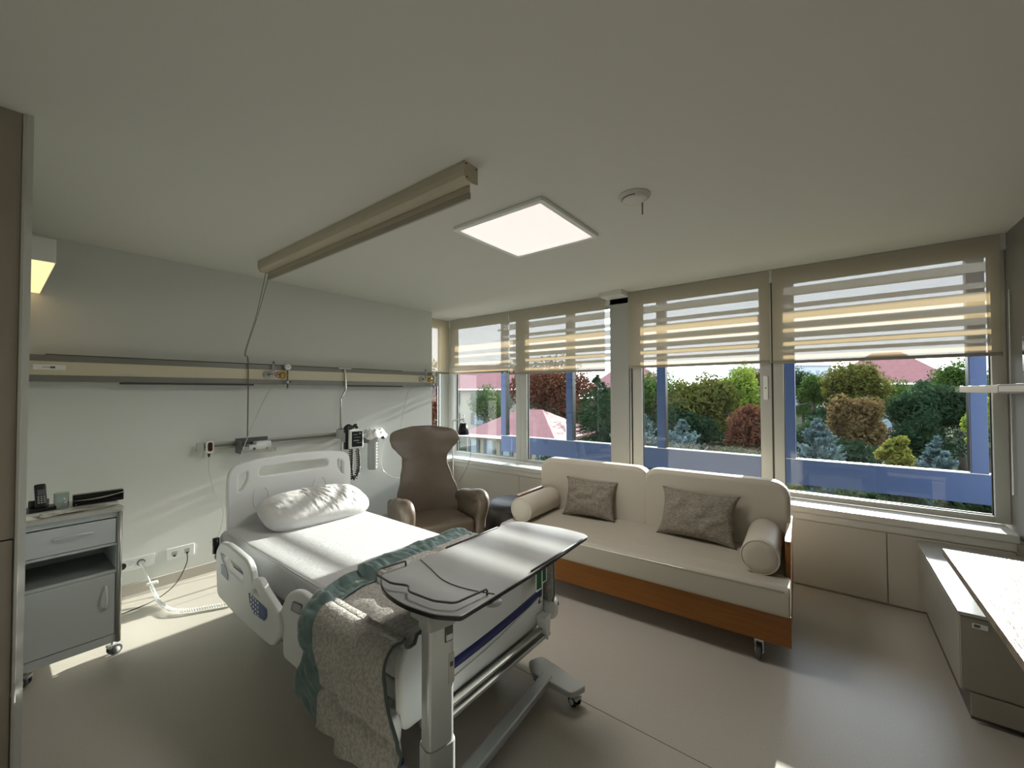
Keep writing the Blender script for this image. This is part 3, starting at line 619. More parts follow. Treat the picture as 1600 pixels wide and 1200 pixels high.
tag(MB().tube(smooth_path([(3.45, 4.19, 1.67), (3.35, 4.21, 1.66), (3.30, 4.25, 1.60), (3.26, 4.31, 1.3), (3.24, 4.325, 1.1)]), 0.003, 6).build('hanging_line', cordm), 'thin grey line hanging from the window end of the supply rail', 'cord')

# ------------------------------------------------------------------ bed
bed = thing('hospital_bed', 'white hospital bed with plastic headboard and side rails', 'bed', (1.45, 2.3, 0))
YHB = 3.37
hb_out = rounded([(1.065, 0.42), (1.055, 0.93), (1.068, 1.065), (1.26, 1.100), (1.50, 1.108), (1.76, 1.100), (1.955, 1.065), (1.972, 0.93), (1.962, 0.42)], [0.02, 0.1, 0.12, 0.1, 0.3, 0.1, 0.12, 0.1, 0.02])
slot = rounded([(1.235, 0.965), (1.235, 1.055), (1.5, 1.068), (1.79, 1.055), (1.79, 0.965)], [0.045, 0.045, 0, 0.045, 0.045])
lh = rounded([(1.10, 0.875), (1.10, 1.02), (1.185, 1.045), (1.185, 0.96), (1.14, 0.885)], [0.02, 0.04, 0.03, 0.04, 0.02])
rh = rounded([(1.93, 0.875), (1.93, 1.02), (1.845, 1.045), (1.845, 0.96), (1.89, 0.885)], [0.02, 0.04, 0.03, 0.04, 0.02])
hbo = plate('headboard', hb_out, [slot, lh, rh], 0.038, whitep, MY(YHB), bed, 0.014, 4)
m = MB()
for cx in (1.28, 1.72):
    m.tube([(cx+0.035*cos(a)*(1 if abs(cos(a)) > 0 else 1), YHB-0.0195, 0.82+0.07*sin(a)) for a in [radians(-80+20*k) for k in range(9)]], 0.0035, 6)
    m.tube([(cx-0.05-0.02*cos(a), YHB-0.0195, 0.82+0.07*sin(a)) for a in [radians(-80+20*k) for k in range(9)]], 0.0035, 6)
m.build('moulded_ridge', whitep, hbo, world=False)
for x_ in (1.15, 1.82): B(x_, x_+0.05, YHB-0.005, YHB+0.04, 0.25, 0.5).build('headboard_support', dgreyp, bed)
# footboard
YFB = 1.29
fb_out = rounded([(0.975, 0.34), (0.965, 0.58), (1.0, 0.650), (1.43, 0.66), (1.87, 0.655), (1.90, 0.60), (1.895, 0.34)], [0.03, 0.06, 0.08, 0.2, 0.08, 0.06, 0.03])
fbo = plate('footboard', fb_out, [], 0.045, whitep, MY(YFB), bed, 0.014, 4)
m = MB(); N = 24
m.grid(lambda u, v: (1.16+0.73*u, YFB-0.0235, 0.454+0.050*u*u+(v-0.5)*(0.045)), 20, 1)
m.build('navy_stripe', navy, fbo, solid=0.002, world=False)
m = MB(); m.grid(lambda u, v: (1.10+0.76*u, YFB-0.0235-0.004*sin(pi*v), 0.40+0.075*u*u+(v-0.5)*0.018*u), 20, 4); m.build('raised_crease', whitep, fbo, solid=0.002, world=False)
B(1.858, 1.885, YFB-0.0255, YFB-0.022, 0.445, 0.485).build('footboard_label', dgreyp, fbo, world=False)
B(1.87, 1.882, YFB-0.027, YFB-0.024, 0.455, 0.475).build('label_window', whitep, fbo, world=False)
# lower foot rail / bumper bar
m = MB(); m.box(1.10, 1.90, YFB-0.065, YFB-0.035, 0.318, 0.334); m.box(1.10, 1.90, YFB-0.075, YFB-0.045, 0.280, 0.300); m.box(1.08, 1.92, YFB-0.05, YFB+0.03, 0.255, 0.295)
m.build('foot_bar', alum, bed, bevel=0.004)
for x_ in (1.13, 1.86): MB().prism([(x_-0.035, 0.40), (x_+0.03, 0.40), (x_+0.02, 0.33), (x_+0.0, 0.27), (x_-0.02, 0.33)], 'y', YFB-0.085, YFB-0.03).build('latch', whitep, bed, bevel=0.004)
MB().lathe((1.975, YFB-0.02, 0.33), [(0.0001, 0.0), (0.035, 0.0), (0.046, 0.015), (0.048, 0.06), (0.042, 0.095), (0.022, 0.105), (0.018, 0.09), (0.0001, 0.088)], 'z', 24).build('corner_bumper', whitep, bed)
MB().box(1.90, 1.965, YFB-0.035, YFB+0.01, 0.345, 0.375).build('bumper_arm', whitep, bed, bevel=0.006)
MB().cyl((2.018, YFB-0.035, 0.385), (2.03, YFB-0.04, 0.385), 0.012).build('bumper_button', blackp, bed)
MB().lathe((0.93, YFB+0.02, 0.30), [(0.0001, 0.0), (0.035, 0.0), (0.046, 0.015), (0.048, 0.06), (0.042, 0.095), (0.022, 0.105), (0.018, 0.09), (0.0001, 0.088)], 'z', 24).build('corner_bumper', whitep, bed)
# deck and chassis
m = MB(); m.box(1.0, 1.90, 1.34, 3.33, 0.42, 0.46); m.build('mattress_deck', greyp, bed, bevel=0.01)
m = MB(); m.box(1.02, 1.07, 1.36, 3.34, 0.36, 0.42); m.box(1.83, 1.88, 1.36, 3.34, 0.36, 0.42)
for y_ in (1.45, 2.0, 2.6, 3.2): m.box(1.02, 1.88, y_, y_+0.05, 0.365, 0.41)
m.build('upper_frame', steelm, bed, bevel=0.006)
m = MB(); m.box(1.12, 1.78, 1.62, 1.70, 0.16, 0.24); m.box(1.12, 1.78, 2.95, 3.03, 0.16, 0.24); m.box(1.14, 1.22, 1.62, 3.03, 0.16, 0.22); m.box(1.70, 1.78, 1.62, 3.03, 0.16, 0.22)
m.build('base_frame', steelm, bed, bevel=0.012)
for y_ in (1.80, 2.80):
    m = MB(); m.box(1.36, 1.54, y_-0.08, y_+0.08, 0.18, 0.30); m.box(1.39, 1.51, y_-0.055, y_+0.055, 0.30, 0.37); m.build('lift_column', dgreyp, bed, bevel=0.01)
for (x_, y_) in ((1.06, 1.62), (1.84, 1.62), (1.25, 3.12), (1.65, 3.12)):
    w_ = MB(); w_.cyl((x_-0.022, y_, 0.075), (x_+0.022, y_, 0.075), 0.075, seg=28)
    o = w_.build('castor', blackp, bed, bevel=0.008)
    q = MB(); q.cyl((x_-0.026, y_, 0.075), (x_+0.026, y_, 0.075), 0.045, seg=24); q.build('hub', steelm, o, world=False)
    q = MB(); q.prism([(y_-0.07, 0.10), (y_-0.05, 0.16), (y_, 0.19), (y_+0.05, 0.16), (y_+0.07, 0.10), (y_+0.04, 0.13), (y_-0.04, 0.13)], 'x', x_-0.034, x_+0.034); q.build('castor_cover', whitep, o, bevel=0.008, world=False)
    B(min(x_, 1.45)+0.0 if x_ < 1.4 else 1.74, 1.16 if x_ < 1.4 else x_, y_-0.03, y_+0.03, 0.17, 0.215).build('castor_arm', steelm, bed, bevel=0.008)
MB().tube(smooth_path([(1.04, 1.50, 0.10), (0.99, 1.46, 0.09), (0.965, 1.42, 0.09)]), 0.014, 8).build('brake_pedal', steelm, bed)
o = MB().prism([(1.39, 0.13), (1.44, 0.10), (1.50, 0.13), (1.52, 0.21), (1.49, 0.28), (1.46, 0.28), (1.41, 0.22)], 'x', 1.02, 1.06).build('column_cover', whitep, bed, bevel=0.012)
MB().box(1.015, 1.05, 1.37, 1.41, 0.08, 0.13).build('pedal_block', navy, bed, bevel=0.006)
# side rails (left)
def pp(x, lst): 
    out = []
    for a in lst:
        p = at('x', x, *a); out.append((p.y, p.z))
    return out
XR = 0.885
outer = pp(XR, [(343, 862.5), (349, 849), (360, 852), (389.5, 876), (396, 890), (399, 912), (402, 906), (408.5, 905), (416.5, 922), (437.5, 954), (443, 975), (441, 990), (431.5, 1004), (424, 1001), (404.5, 984), (374.5, 958), (345, 926)])
outer = rounded(outer, 0.03, 3)
h1 = rounded(pp(XR, [(349, 860), (354, 862), (382, 885), (386, 893), (386.5, 911), (382, 908), (361, 891), (351, 872)]), 0.012, 3)
h2 = rounded(pp(XR, [(400, 917), (404.5, 915), (413.5, 933), (412, 936), (400, 928)]), 0.008, 3)
sr = plate('side_rail', outer, [h1, h2], 0.036, whitep, MX(XR), bed, 0.012, 4)
plate('control_panel', rounded(pp(XR-0.019, [(388.5, 925.5), (417, 952), (417, 964), (413.5, 970), (397, 959), (391, 945)]), 0.012, 3), [], 0.003, bluelab, MX(XR-0.0195), sr, 0.0008).location = (0, 0, 0)
m = MB()
p0 = at('x', XR-0.02, 393, 934); p1 = at('x', XR-0.02, 404, 948)
for i in range(4):
    for j in range(4):
        y_ = p0.y+(p1.y-p0.y)*i/3.2; z_ = p0.z+(p1.z-p0.z)*i/3.2*0.75-0.022*j+0.012
        m.box(XR-0.0225, XR-0.021, y_-0.007, y_+0.007, z_-0.006, z_+0.006)
m.build('control_button', whitep, sr, world=False)
plate('small_label', rounded(pp(XR-0.019, [(345.5, 881), (352, 885), (356, 896), (356, 907), (346, 896)]), 0.01, 3), [], 0.003, mat('label_grey_blue', (0.18, 0.22, 0.30), 0.4), MX(XR-0.0195), sr, 0.0008).location = (0, 0, 0)
XR2 = 0.90
o2 = rounded(pp(XR2, [(463, 925), (454, 931), (443.5, 957), (445.5, 975), (448.5, 1000), (449, 1022), (470, 1040), (500, 1070), (500, 948), (475, 926)]), [0.03, 0.04, 0.04, 0.03, 0.02, 0.02, 0, 0.03, 0.05, 0.04], 3)
sr2 = plate('side_rail', o2, [], 0.034, whitep, MX(XR2), bed, 0.012, 4)
plate('logo_patch', rounded(pp(XR2-0.018, [(458, 939), (473, 945), (470, 961), (454.5, 953)]), 0.012, 3), [], 0.003, mat('logo_border', (0.10, 0.12, 0.16), 0.4), MX(XR2-0.0185), sr2, 0.0008).location = (0, 0, 0)
plate('logo_patch_face', rounded(pp(XR2-0.018, [(459, 941), (471.5, 946.5), (469, 958.5), (456.5, 952)]), 0.010, 3), [], 0.0035, greyp, MX(XR2-0.0195), sr2, 0.0008).location = (0, 0, 0)
for y_, z_ in ((2.75, 0.45), (2.35, 0.43)): MB().cyl((0.90, y_, z_), (1.0, y_, 0.40), 0.018).build('rail_arm', greyp, bed)
o = plate('side_rail', rounded([(2.02, 0.10), (2.02, 0.40), (2.08, 0.50), (2.95, 0.50), (3.0, 0.40), (2.98, 0.14), (2.5, 0.10)], 0.05, 3), [], 0.034, whitep, MX(1.955), bed, 0.012, 3)
plate('side_rail', rounded([(1.36, 0.16), (1.36, 0.40), (1.42, 0.50), (1.95, 0.50), (1.98, 0.44), (1.98, 0.16)], 0.05, 3), [], 0.034, whitep, MX(1.955), bed, 0.012, 3)
B(0.915, 0.99, 2.0, 2.45, 0.36, 0.47).build('rail_mechanism', dgreyp, bed, bevel=0.01)
MB().cyl((0.96, 3.28, 0.52), (0.96, 3.28, 0.62), 0.02).build('pole_socket', blackp, bed)
MB().cyl((1.03, 3.40, 0.44), (1.03, 3.45, 0.44), 0.03).build('wall_bumper', blackp, bed)
# mattress with sheet
mt = thing('mattress', 'mattress with white fitted sheet on the hospital bed', 'mattress', (1.45, 2.3, 0.46))
def sheet(u, v):
    return None
m = MB(); m.box(0.985, 1.895, 1.335, 3.325, 0.462, 0.655)
mo = m.build('mattress_body', sheetm, mt, bevel=0.045, seg=6)
m = MB(); m.tube(smooth_path([(1.005, 3.2, 0.652), (1.0, 2.7, 0.655), (0.998, 2.45, 0.655), (1.006, 2.40, 0.655), (1.0, 2.3, 0.656), (1.0, 1.95, 0.655)]), 0.004, 6).build('sheet_fold', sheetm, mt)
# pillow
def cushion(w_, h_, t_, pinch=0.06, wr=0.004, nu=36, nv=26, seed=0, power=0.42, corner=0.0):
    m = MB()
    def fn(side):
        def g(u, v):
            a = 2*u-1; b = 2*v-1
            prof = max(0.0, (1-a*a))**power*max(0.0, (1-b*b))**power
            x = a*w_/2*(1-pinch*(1-b*b)*0+pinch*(-1)*(b*b-1)*0) ; y = b*h_/2
            x *= (1-pinch*(1-abs(b)**3))*(1-corner*abs(b)**4); y *= (1-pinch*(1-abs(a)**3))*(1-corner*abs(a)**4)
            n_ = noise.noise(Vector((a*3+seed, b*3, side*2.0)))*wr*2+noise.noise(Vector((a*9+seed, b*5, side)))*wr
            return (x, y, side*(t_/2*prof) + n_*prof)
        return g
    m.grid(fn(1), nu, nv); m.grid(fn(-1), nu, nv)
    return m
def weld(o, d=0.0005):
    q = o.modifiers.new('weld', 'WELD'); q.merge_threshold = d; return o
pb = cushion(0.76, 0.42, 0.20, 0.0, 0.003, 110, 50, 3, 0.36, corner=0.15)
pil = []
for (x, y, z) in pb.v:
    a = x/0.35; b = y/0.2
    wr = 0.0065*(noise.noise(Vector((a*20+b*4, b*1.8, 0.3)))+0.7*noise.noise(Vector((a*34+3, b*3.0, 1.3))))*max(0, 1-abs(b)**4)*(1 if a > -0.25 else 0.15)
    pil.append((x, y, z+wr*(1 if z > 0 else 0)))
pb.v = pil
po = weld(pb.build('pillow', pillowm, fix=True)); po.location = (1.545, 3.085, 0.742); po.rotation_euler = (radians(18), radians(0), radians(-2))
tag(po, 'plump white pillow at the head of the bed', 'pillow')
# blanket / quilt draped at the foot
bl = thing('quilt', 'grey quilt with sage green border folded across the foot of the bed', 'quilt', (1.4, 1.6, 0.66))
# path across bed: right drop -> top -> left drop
prof = [(1.945, 0.40), (1.94, 0.52), (1.935, 0.62), (1.915, 0.668), (1.86, 0.682), (1.45, 0.680), (1.02, 0.684), (0.93, 0.686), (0.868, 0.660), (0.845, 0.60), (0.840, 0.56), (0.838, 0.46), (0.834, 0.36), (0.828, 0.26)]
PR = smooth_path([(a, 0, b) for a, b in prof], 10)
LL = [0]
for i in range(1, len(PR)): LL.append(LL[-1]+(PR[i]-PR[i-1]).length)
def prof_at(s_):
    d = s_*LL[-1]
    for i in range(1, len(LL)):
        if LL[i] >= d:
            t_ = (d-LL[i-1])/(LL[i]-LL[i-1]+1e-9); p = PR[i-1].lerp(PR[i], t_); tg = (PR[i]-PR[i-1]).normalized(); return p, Vector((tg.z, 0, -tg.x))*1.0
    return PR[-1], Vector((-1, 0, 0))
def quilt_pt(s_, y, puff, hem=0.0):
    p, n_ = prof_at(s_)
    if n_.z < 0 or (n_.x > 0 and p.x < 1.2): n_ = -n_
    q = p+n_*puff
    drop = max(0.0, min(1.0, (0.64-p.z)/0.3)) if p.x < 1.2 else 0
    wav = drop*(0.022*sin(y*13+1.0)+0.012*sin(y*29))
    sk = max(0.0, min(1.0, (0.69-p.z)/0.22)) if p.x < 1.2 else 0
    return Vector((q.x-wav*0.8-0.01*drop, y-0.12*sk-0.13*max(0.0, min(1.0, (1.15-p.x)/0.25))*(y-Y0q)/0.74, q.z+hem*drop))
Y0q, Y1q, Y2q = 1.235, 1.80, 1.975
def yedge(u, s_):
    # foot-side edge flares to the left bottom
    return u
def qf(u, v):
    s_ = u; y = Y0q+(Y1q-Y0q)*v
    p, _ = prof_at(s_)
    rows = abs(sin(pi*(v*2.6+0.1))); cols = abs(sin(pi*(s_*5.5)))
    puff = 0.020*min(cols*3.0, 1)**0.7*(0.85+0.15*min(rows*2, 1))+0.006*noise.noise(Vector((s_*22, y*16, 0)))
    hem = 0.045+0.025*sin(v*5.0)+0.03*(v-0.2)-0.04*max(0, 1-v*8)
    e = quilt_pt(s_, y, puff+0.004, hem)
    if y < 1.335 and p.x > 1.0: e.z += 0.03*(1.335-y)/0.1*1.0
    return e
m = MB(); m.grid(qf, 150, 60); qo = m.build('quilt_panel', quiltm, bl, solid=0.014)
def gf(u, v):
    s_ = u; y = Y1q-0.004+(Y2q-Y1q)*v
    g_ = abs(sin(pi*s_*8.0)); bulge = sin(pi*min(max(v, 0.02), 0.98))**0.6
    wr = 0.012*noise.noise(Vector((s_*70, y*12, 5)))+0.006*noise.noise(Vector((s_*130, y*25, 9)))
    e = quilt_pt(s_, y+0.012*(1-g_)*(v-0.5)*-2*0+0.012*sin(s_*40), 0.006+0.026*bulge*(0.35+0.65*min(1, g_*1.8))+wr*bulge, 0.03+0.10*v)
    return e
m = MB(); m.grid(gf, 260, 24); m.build('green_border', greenq, bl, solid=0.010)
m = MB(); m.tube([qf(i/150, 0.0) for i in range(151)], 0.007, 6); m.build('edge_binding', tealed, bl)

# ------------------------------------------------------------------ overbed table
t = thing('overbed_table', 'height adjustable grey overbed table across the foot of the bed', 'table', (1.05, 1.15, 0))
ZTb = 0.85
front = [(1.79, 0.975), (1.935, 1.035), (1.975, 1.12), (1.975, 1.35), (1.935, 1.42), (1.79, 1.465)]
out = rounded([(0.985, 0.985), (1.40, 0.985), (1.94, 1.005), (1.955, 1.16), (1.90, 1.475), (1.70, 1.455), (1.08, 1.465), (1.02, 1.48), (0.935, 1.36), (0.915, 1.20), (0.94, 1.06)], [0.015, 0.2, 0.04, 0.2, 0.10, 0.1, 0.1, 0.04, 0.1, 0.1, 0.03], 5)
tt = plate('tabletop', out, [], 0.016, tablem, MZ(ZTb-0.008), t, 0.003, 2)
plate('edge_trim', [tuple(Vector(p)+(Vector(p)-Vector((1.44, 1.22))).normalized()*0.004) for p in out], [], 0.014, blackp, MZ(ZTb-0.0095), t, 0.002)
m = MB(); m.tube(smooth_path([(1.20, 1.455, ZTb+0.0005), (1.17, 1.36, ZTb+0.0005), (1.125, 1.22, ZTb+0.0005), (1.13, 1.10, ZTb+0.0005), (1.165, 0.99, ZTb+0.0005)]), 0.0025, 6); m.build('leaf_joint', blackp, tt, world=False)
# wire book stop
bs = [(1.12, 1.455, ZTb), (1.12, 1.455, ZTb+0.022), (1.00, 1.475, ZTb+0.022), (0.965, 1.44, ZTb+0.022), (0.955, 1.33, ZTb+0.022), (0.985, 1.26, ZTb+0.022), (0.955, 1.225, ZTb+0.022), (0.965, 1.10, ZTb+0.022), (1.0, 1.03, ZTb+0.022), (1.145, 1.01, ZTb+0.022), (1.145, 1.01, ZTb)]
P_ = []
for i, p in enumerate(bs):
    p = Vector(p)
    if 0 < i < len(bs)-1:
        a = Vector(bs[i-1]); b_ = Vector(bs[i+1]); r_ = min(0.018, (a-p).length*0.45, (b_-p).length*0.45)
        s0 = p+(a-p).normalized()*r_; e0 = p+(b_-p).normalized()*r_
        for k in range(6): q_ = k/5; P_.append((1-q_)**2*s0+2*q_*(1-q_)*p+q_*q_*e0)
    else: P_.append(p)
MB().tube(P_, 0.0042, 8).build('wire_book_stop', dgreyp, t)
for (a, b_) in (((1.36, 1.462), (1.74, 1.458)), ((1.40, 0.990), (1.86, 0.998))):
    MB().tube([(a[0], a[1], ZTb+0.003), (b_[0], b_[1], ZTb+0.003)], 0.0045, 8).build('edge_lip', dgreyp, t)
m = MB(); m.lathe((1.155, 0.992, ZTb-0.028), [(0.0001, 0), (0.034, 0), (0.034, 0.012), (0.0001, 0.012)], 'z', 24); m.build('release_tab', greyp, t)
m = MB(); m.lathe((0.985, 1.30, ZTb-0.028), [(0.0001, 0), (0.034, 0), (0.034, 0.012), (0.0001, 0.012)], 'z', 24); m.build('release_tab', greyp, t)
B(0.94, 1.30, 1.10, 1.20, ZTb-0.055, ZTb-0.016).build('top_bracket', greyp, t, bevel=0.008)
po_out = rounded([(-0.052, -0.036), (0.052, -0.036), (0.052, 0.036), (-0.052, 0.036)], 0.025, 5)
Mp = lambda z: Matrix.Translation((1.01, 1.13, z)) @ Matrix.Rotation(radians(-12), 4, 'Z')
plate('column_upper', po_out, [], 0.46, steelm, Mp(0.57), t, 0.001)
plate('column_lower', [(x_*1.10, y_*1.10) for x_, y_ in po_out], [], 0.30, greyp, Mp(0.20), t, 0.002)
plate('column_collar', [(x_*1.15, y_*1.15) for x_, y_ in po_out], [], 0.05, greyp, Mp(0.79), t, 0.003)
Mr = Matrix.Rotation(radians(-12), 3, 'Z')
def onpost(dx, dy, z): return Vector((1.01, 1.13, z))+Mr@Vector((dx, dy, 0))
o = MB().obox(onpost(0.025, -0.037, 0.735), (0.034, 0.006, 0.055), Mr).build('lever_window', dgreyp, t, bevel=0.003)
MB().obox(onpost(0.025, -0.041, 0.725), (0.026, 0.006, 0.022), Mr).build('lever_tab', whitep, o, bevel=0.002, world=False)
o = MB().obox(onpost(0.035, -0.037, 0.61), (0.026, 0.004, 0.105), Mr).build('warning_label', mat('label_grey', (0.55, 0.55, 0.52), 0.5), t, bevel=0.002)
MB().obox(onpost(0.035, -0.040, 0.625), (0.012, 0.002, 0.015), Mr).build('label_mark', dgreyp, o, world=False)
m = MB(); m.prism([(1.0, 1.10), (1.0, 1.165), (1.84, 1.225), (1.84, 1.165)], 'z', 0.075, 0.115); m.build('base_beam', steelm, t, bevel=0.008)
tf = rounded([(1.80, 1.03), (1.885, 1.0), (1.905, 1.10), (1.94, 1.30), (1.865, 1.335), (1.80, 1.26)], 0.02, 3)
plate('foot', tf, [], 0.032, steelm, MZ(0.093), t, 0.006)
plate('foot', rounded([(0.94, 0.80), (1.03, 0.80), (1.06, 1.15), (1.03, 1.50), (0.94, 1.50), (0.965, 1.15)], 0.02, 3), [], 0.032, steelm, MZ(0.093), t, 0.006)
for (x_, y_, a_) in ((1.86, 1.04, 1.3), (1.90, 1.29, 1.5), (0.985, 0.84, 1.4), (0.985, 1.46, 1.6)): castor(t, x_, y_, 0.027, 0.085, a_, blackp, steelm, steelm)
t = thing('hanging_card', 'green and white card hanging at the corner of the footboard', 'card', (1.89, 1.23, 0.62))
for (xa, ya, za) in ((1.775, 1.225, 0.555), (1.835, 1.236, 0.57)):
    c_ = B(xa, xa+0.055, ya, ya+0.003, za, za+0.115).build('card', greensign, t)
    m = MB()
    for z_ in (za, za+0.115): m.box(xa-0.002, xa+0.057, ya-0.0015, ya+0.001, z_-0.003, z_+0.003)
    for x_ in (xa, xa+0.055): m.box(x_-0.003, x_+0.003, ya-0.0015, ya+0.001, za, za+0.115)
    m.build('card_border', whitep, c_, world=False)
B(1.832, 1.836, 1.236, 1.245, 0.66, 0.72).build('card_hook', whitep, t)

# ------------------------------------------------------------------ armchair
ch = thing('armchair', 'taupe leather winged armchair with tall back beside the bed', 'armchair', (2.685, 3.05, 0), radians(-19))
ch.scale = (1.035, 1.035, 0.99)
# local: chair faces -Y
def interp(tab, z):
    for i in range(len(tab)-1):
        if tab[i][0] <= z <= tab[i+1][0]:
            t_ = (z-tab[i][0])/(tab[i+1][0]-tab[i][0]); t_ = t_*t_*(3-2*t_); return tab[i][1]+(tab[i+1][1]-tab[i][1])*t_
    return tab[-1][1] if z > tab[-1][0] else tab[0][1]
hw = [(0.12, 0.34), (0.45, 0.345), (0.60, 0.31), (0.75, 0.265), (0.88, 0.235), (0.96, 0.235), (1.02, 0.29), (1.08, 0.345), (1.14, 0.362), (1.20, 0.345), (1.245, 0.27), (1.26, 0.10)]
def back_pt(u, v):
    # u around: 0..1 from left to right; v height
    z = 0.12+(1.262-0.12)*v; w_ = interp(hw, z); a = 2*u-1
    lean = 0.20+0.10*v*v+0.06*v
    curl = interp([(0.12, 0.10), (0.6, 0.10), (0.9, 0.055), (1.02, 0.09), (1.12, 0.13), (1.24, 0.08), (1.26, 0.02)], z)
    return Vector((a*w_, lean-curl*abs(a)**2.2, z))
m = MB()
NU, NV = 28, 44
fr_ = [[back_pt(i/NU, j/NV) for j in range(NV+1)] for i in range(NU+1)]
th = 0.085
vs = []; idx = {}
for s_ in (0, 1):
    for i in range(NU+1):
        for j in range(NV+1):
            p = fr_[i][j]; a = 2*i/NU-1
            edge = (1-abs(a)**6)**0.5*(1-(j/NV)**14)**0.5
            q = p+Vector((0, (0.5+0.5*edge)*th if s_ else -0.5*0+0.0, 0))
            if not s_: q = p-Vector((0, 0.018*edge-0.0, 0))
            else: q = p+Vector((0, th*edge+0.004, 0))
            idx[(s_, i, j)] = len(vs); vs.append(q)
fs = []
for i in range(NU):
    for j in range(NV):
        fs.append((idx[0, i, j], idx[0, i, j+1], idx[0, i+1, j+1], idx[0, i+1, j])); fs.append((idx[1, i, j], idx[1, i+1, j], idx[1, i+1, j+1], idx[1, i, j+1]))
for j in range(NV):
    fs.append((idx[0, 0, j], idx[1, 0, j], idx[1, 0, j+1], idx[0, 0, j+1])); fs.append((idx[0, NU, j], idx[0, NU, j+1], idx[1, NU, j+1], idx[1, NU, j]))
for i in range(NU):
    fs.append((idx[0, i, NV], idx[0, i+1, NV], idx[1, i+1, NV], idx[1, i, NV])); fs.append((idx[0, i, 0], idx[1, i, 0], idx[1, i+1, 0], idx[0, i+1, 0]))
m.add(vs, fs, True); m.build('backrest', leather, ch, sub=1, world=False)
for sgn, nm in ((-1, 'armrest'), (1, 'armrest')):
    path = [(sgn*0.325, 0.20, 0.50), (sgn*0.335, 0.08, 0.555), (sgn*0.345, -0.06, 0.575), (sgn*0.352, -0.18, 0.60), (sgn*0.358, -0.255, 0.60), (sgn*0.356, -0.295, 0.55), (sgn*0.350, -0.285, 0.47), (sgn*0.345, -0.265, 0.38), (sgn*0.335, -0.27, 0.25), (sgn*0.325, -0.28, 0.13), (sgn*0.325, -0.28, 0.10)]
    P_ = smooth_path(path, 6); m = MB()
    N = len(P_); rad = []
    for i in range(N):
        t_ = i/(N-1)
        ra = interp([(0, 0.05), (0.2, 0.055), (0.42, 0.066), (0.55, 0.062), (0.7, 0.055), (1, 0.05)], t_)
        rad.append((ra, ra*(1.0 if t_ < 0.3 else 0.95)))
    m.tube(P_, rad, 18); arm = m.build(nm, leather, ch, sub=1, world=False)
    m = MB()
    m.grid(lambda u, v: (sgn*(0.345-0.012*(1-v)), 0.24-0.50*u, 0.08+(0.50-0.03*abs(u-0.3))*v), 10, 8)
    m.build('side_panel', leather, arm, solid=0.075, sub=1, world=False)
m = MB()
def seat_top(u, v):
    x = -0.285+0.57*u; y = 0.20-0.50*v; e = (1-abs(2*u-1)**8)*(1-abs(2*v-1)**8)
    return (x, y, 0.395+0.045*e**0.5)
m.box(-0.285, 0.285, -0.30, 0.22, 0.10, 0.41); s_ = m.build('seat', leather, ch, bevel=0.05, seg=5, world=False)
m = MB(); m.box(-0.30, 0.30, -0.22, 0.24, 0.03, 0.12); m.build('base', dgreyp, ch, bevel=0.01, world=False)
for (x_, y_) in ((-0.27, -0.20), (0.27, -0.20), (-0.27, 0.2), (0.27, 0.2)): MB().cyl((x_, y_, 0), (x_, y_, 0.05), 0.02).build('leg', blackp, ch, world=False)

# ottoman
t = thing('ottoman', 'dark round pouffe between the armchair and the sofa', 'pouffe', (3.52, 2.72, 0))
MB().lathe((3.52, 2.72, 0), [(0.0001, 0), (0.26, 0), (0.30, 0.03), (0.315, 0.10), (0.32, 0.25), (0.31, 0.36), (0.285, 0.405), (0.22, 0.425), (0.12, 0.432), (0.0001, 0.434)], 'z', 48).build('pouffe_body', mat('dark_leather', (0.022, 0.019, 0.018), 0.5), t)
# floor lamp
t = thing('floor_lamp', 'slim white reading lamp with small black shade behind the armchair', 'lamp', (3.83, 3.98, 0))
p = Vector((3.83, 3.98, 0))
MB().lathe((3.83, 3.98, 0), [(0.0001, 0), (0.12, 0), (0.12, 0.012), (0.0001, 0.016)], 'z', 32).build('lamp_base', whitep, t)
MB().tube(smooth_path([(3.83, 3.98, 0.01), (3.83, 3.98, 0.7), (3.83, 3.98, 1.18), (3.835, 3.975, 1.215), (3.86, 3.955, 1.225), (3.95, 3.89, 1.235)], 6), 0.008, 10).build('pole', whitep, t)
MB().cyl((3.945, 3.893, 1.20), (3.945, 3.893, 1.30), 0.009).build('arm_joint', whitep, t)
MB().lathe((3.935, 3.90, 1.03), [(0.085, 0), (0.052, 0.15), (0.050, 0.15), (0.083, 0)], 'z', 32).build('lamp_shade', blackp, t)
MB().cyl((3.935, 3.90, 1.15), (3.945, 3.893, 1.215), 0.006).build('shade_stem', whitep, t)
MB().tube(smooth_path([(3.99, 3.86, 1.02), (4.03, 3.85, 0.95), (4.03, 3.85, 0.75), (3.99, 3.87, 0.6), (3.9, 3.93, 0.4)]), 0.003, 6).build('lamp_cord', dgreyp, t)

# ------------------------------------------------------------------ sofa
SA = radians(2.6)
sofa = thing('sofa', 'cream two-seat sofa bed with orange wooden base on castors', 'sofa', (2.80, 0.19, 0), SA)
LS = 2.06
B(0.02, 0.045, -0.002, LS+0.002, 0.135, 0.31).build('front_panel', woodo, sofa, bevel=0.004, world=False)
for y_ in (0.0, LS-0.03): MB().prism([(0.047, 0.14), (0.90, 0.14), (0.90, 0.66), (0.28, 0.66), (0.24, 0.62), (0.20, 0.48), (0.20, 0.30), (0.047, 0.30)], 'y', y_, y_+0.028).build('side_panel', woodo, sofa, bevel=0.004, world=False)
for y_ in (0.0, LS-0.03): MB().box(0.26, 0.90, y_-0.001, y_+0.029, 0.66, 0.668).build('panel_lit_edge', mat('sunlit_edge', (0.60, 0.50, 0.36), 0.3), sofa, world=False)  # pale strip stands in for sunlight along the panel tops
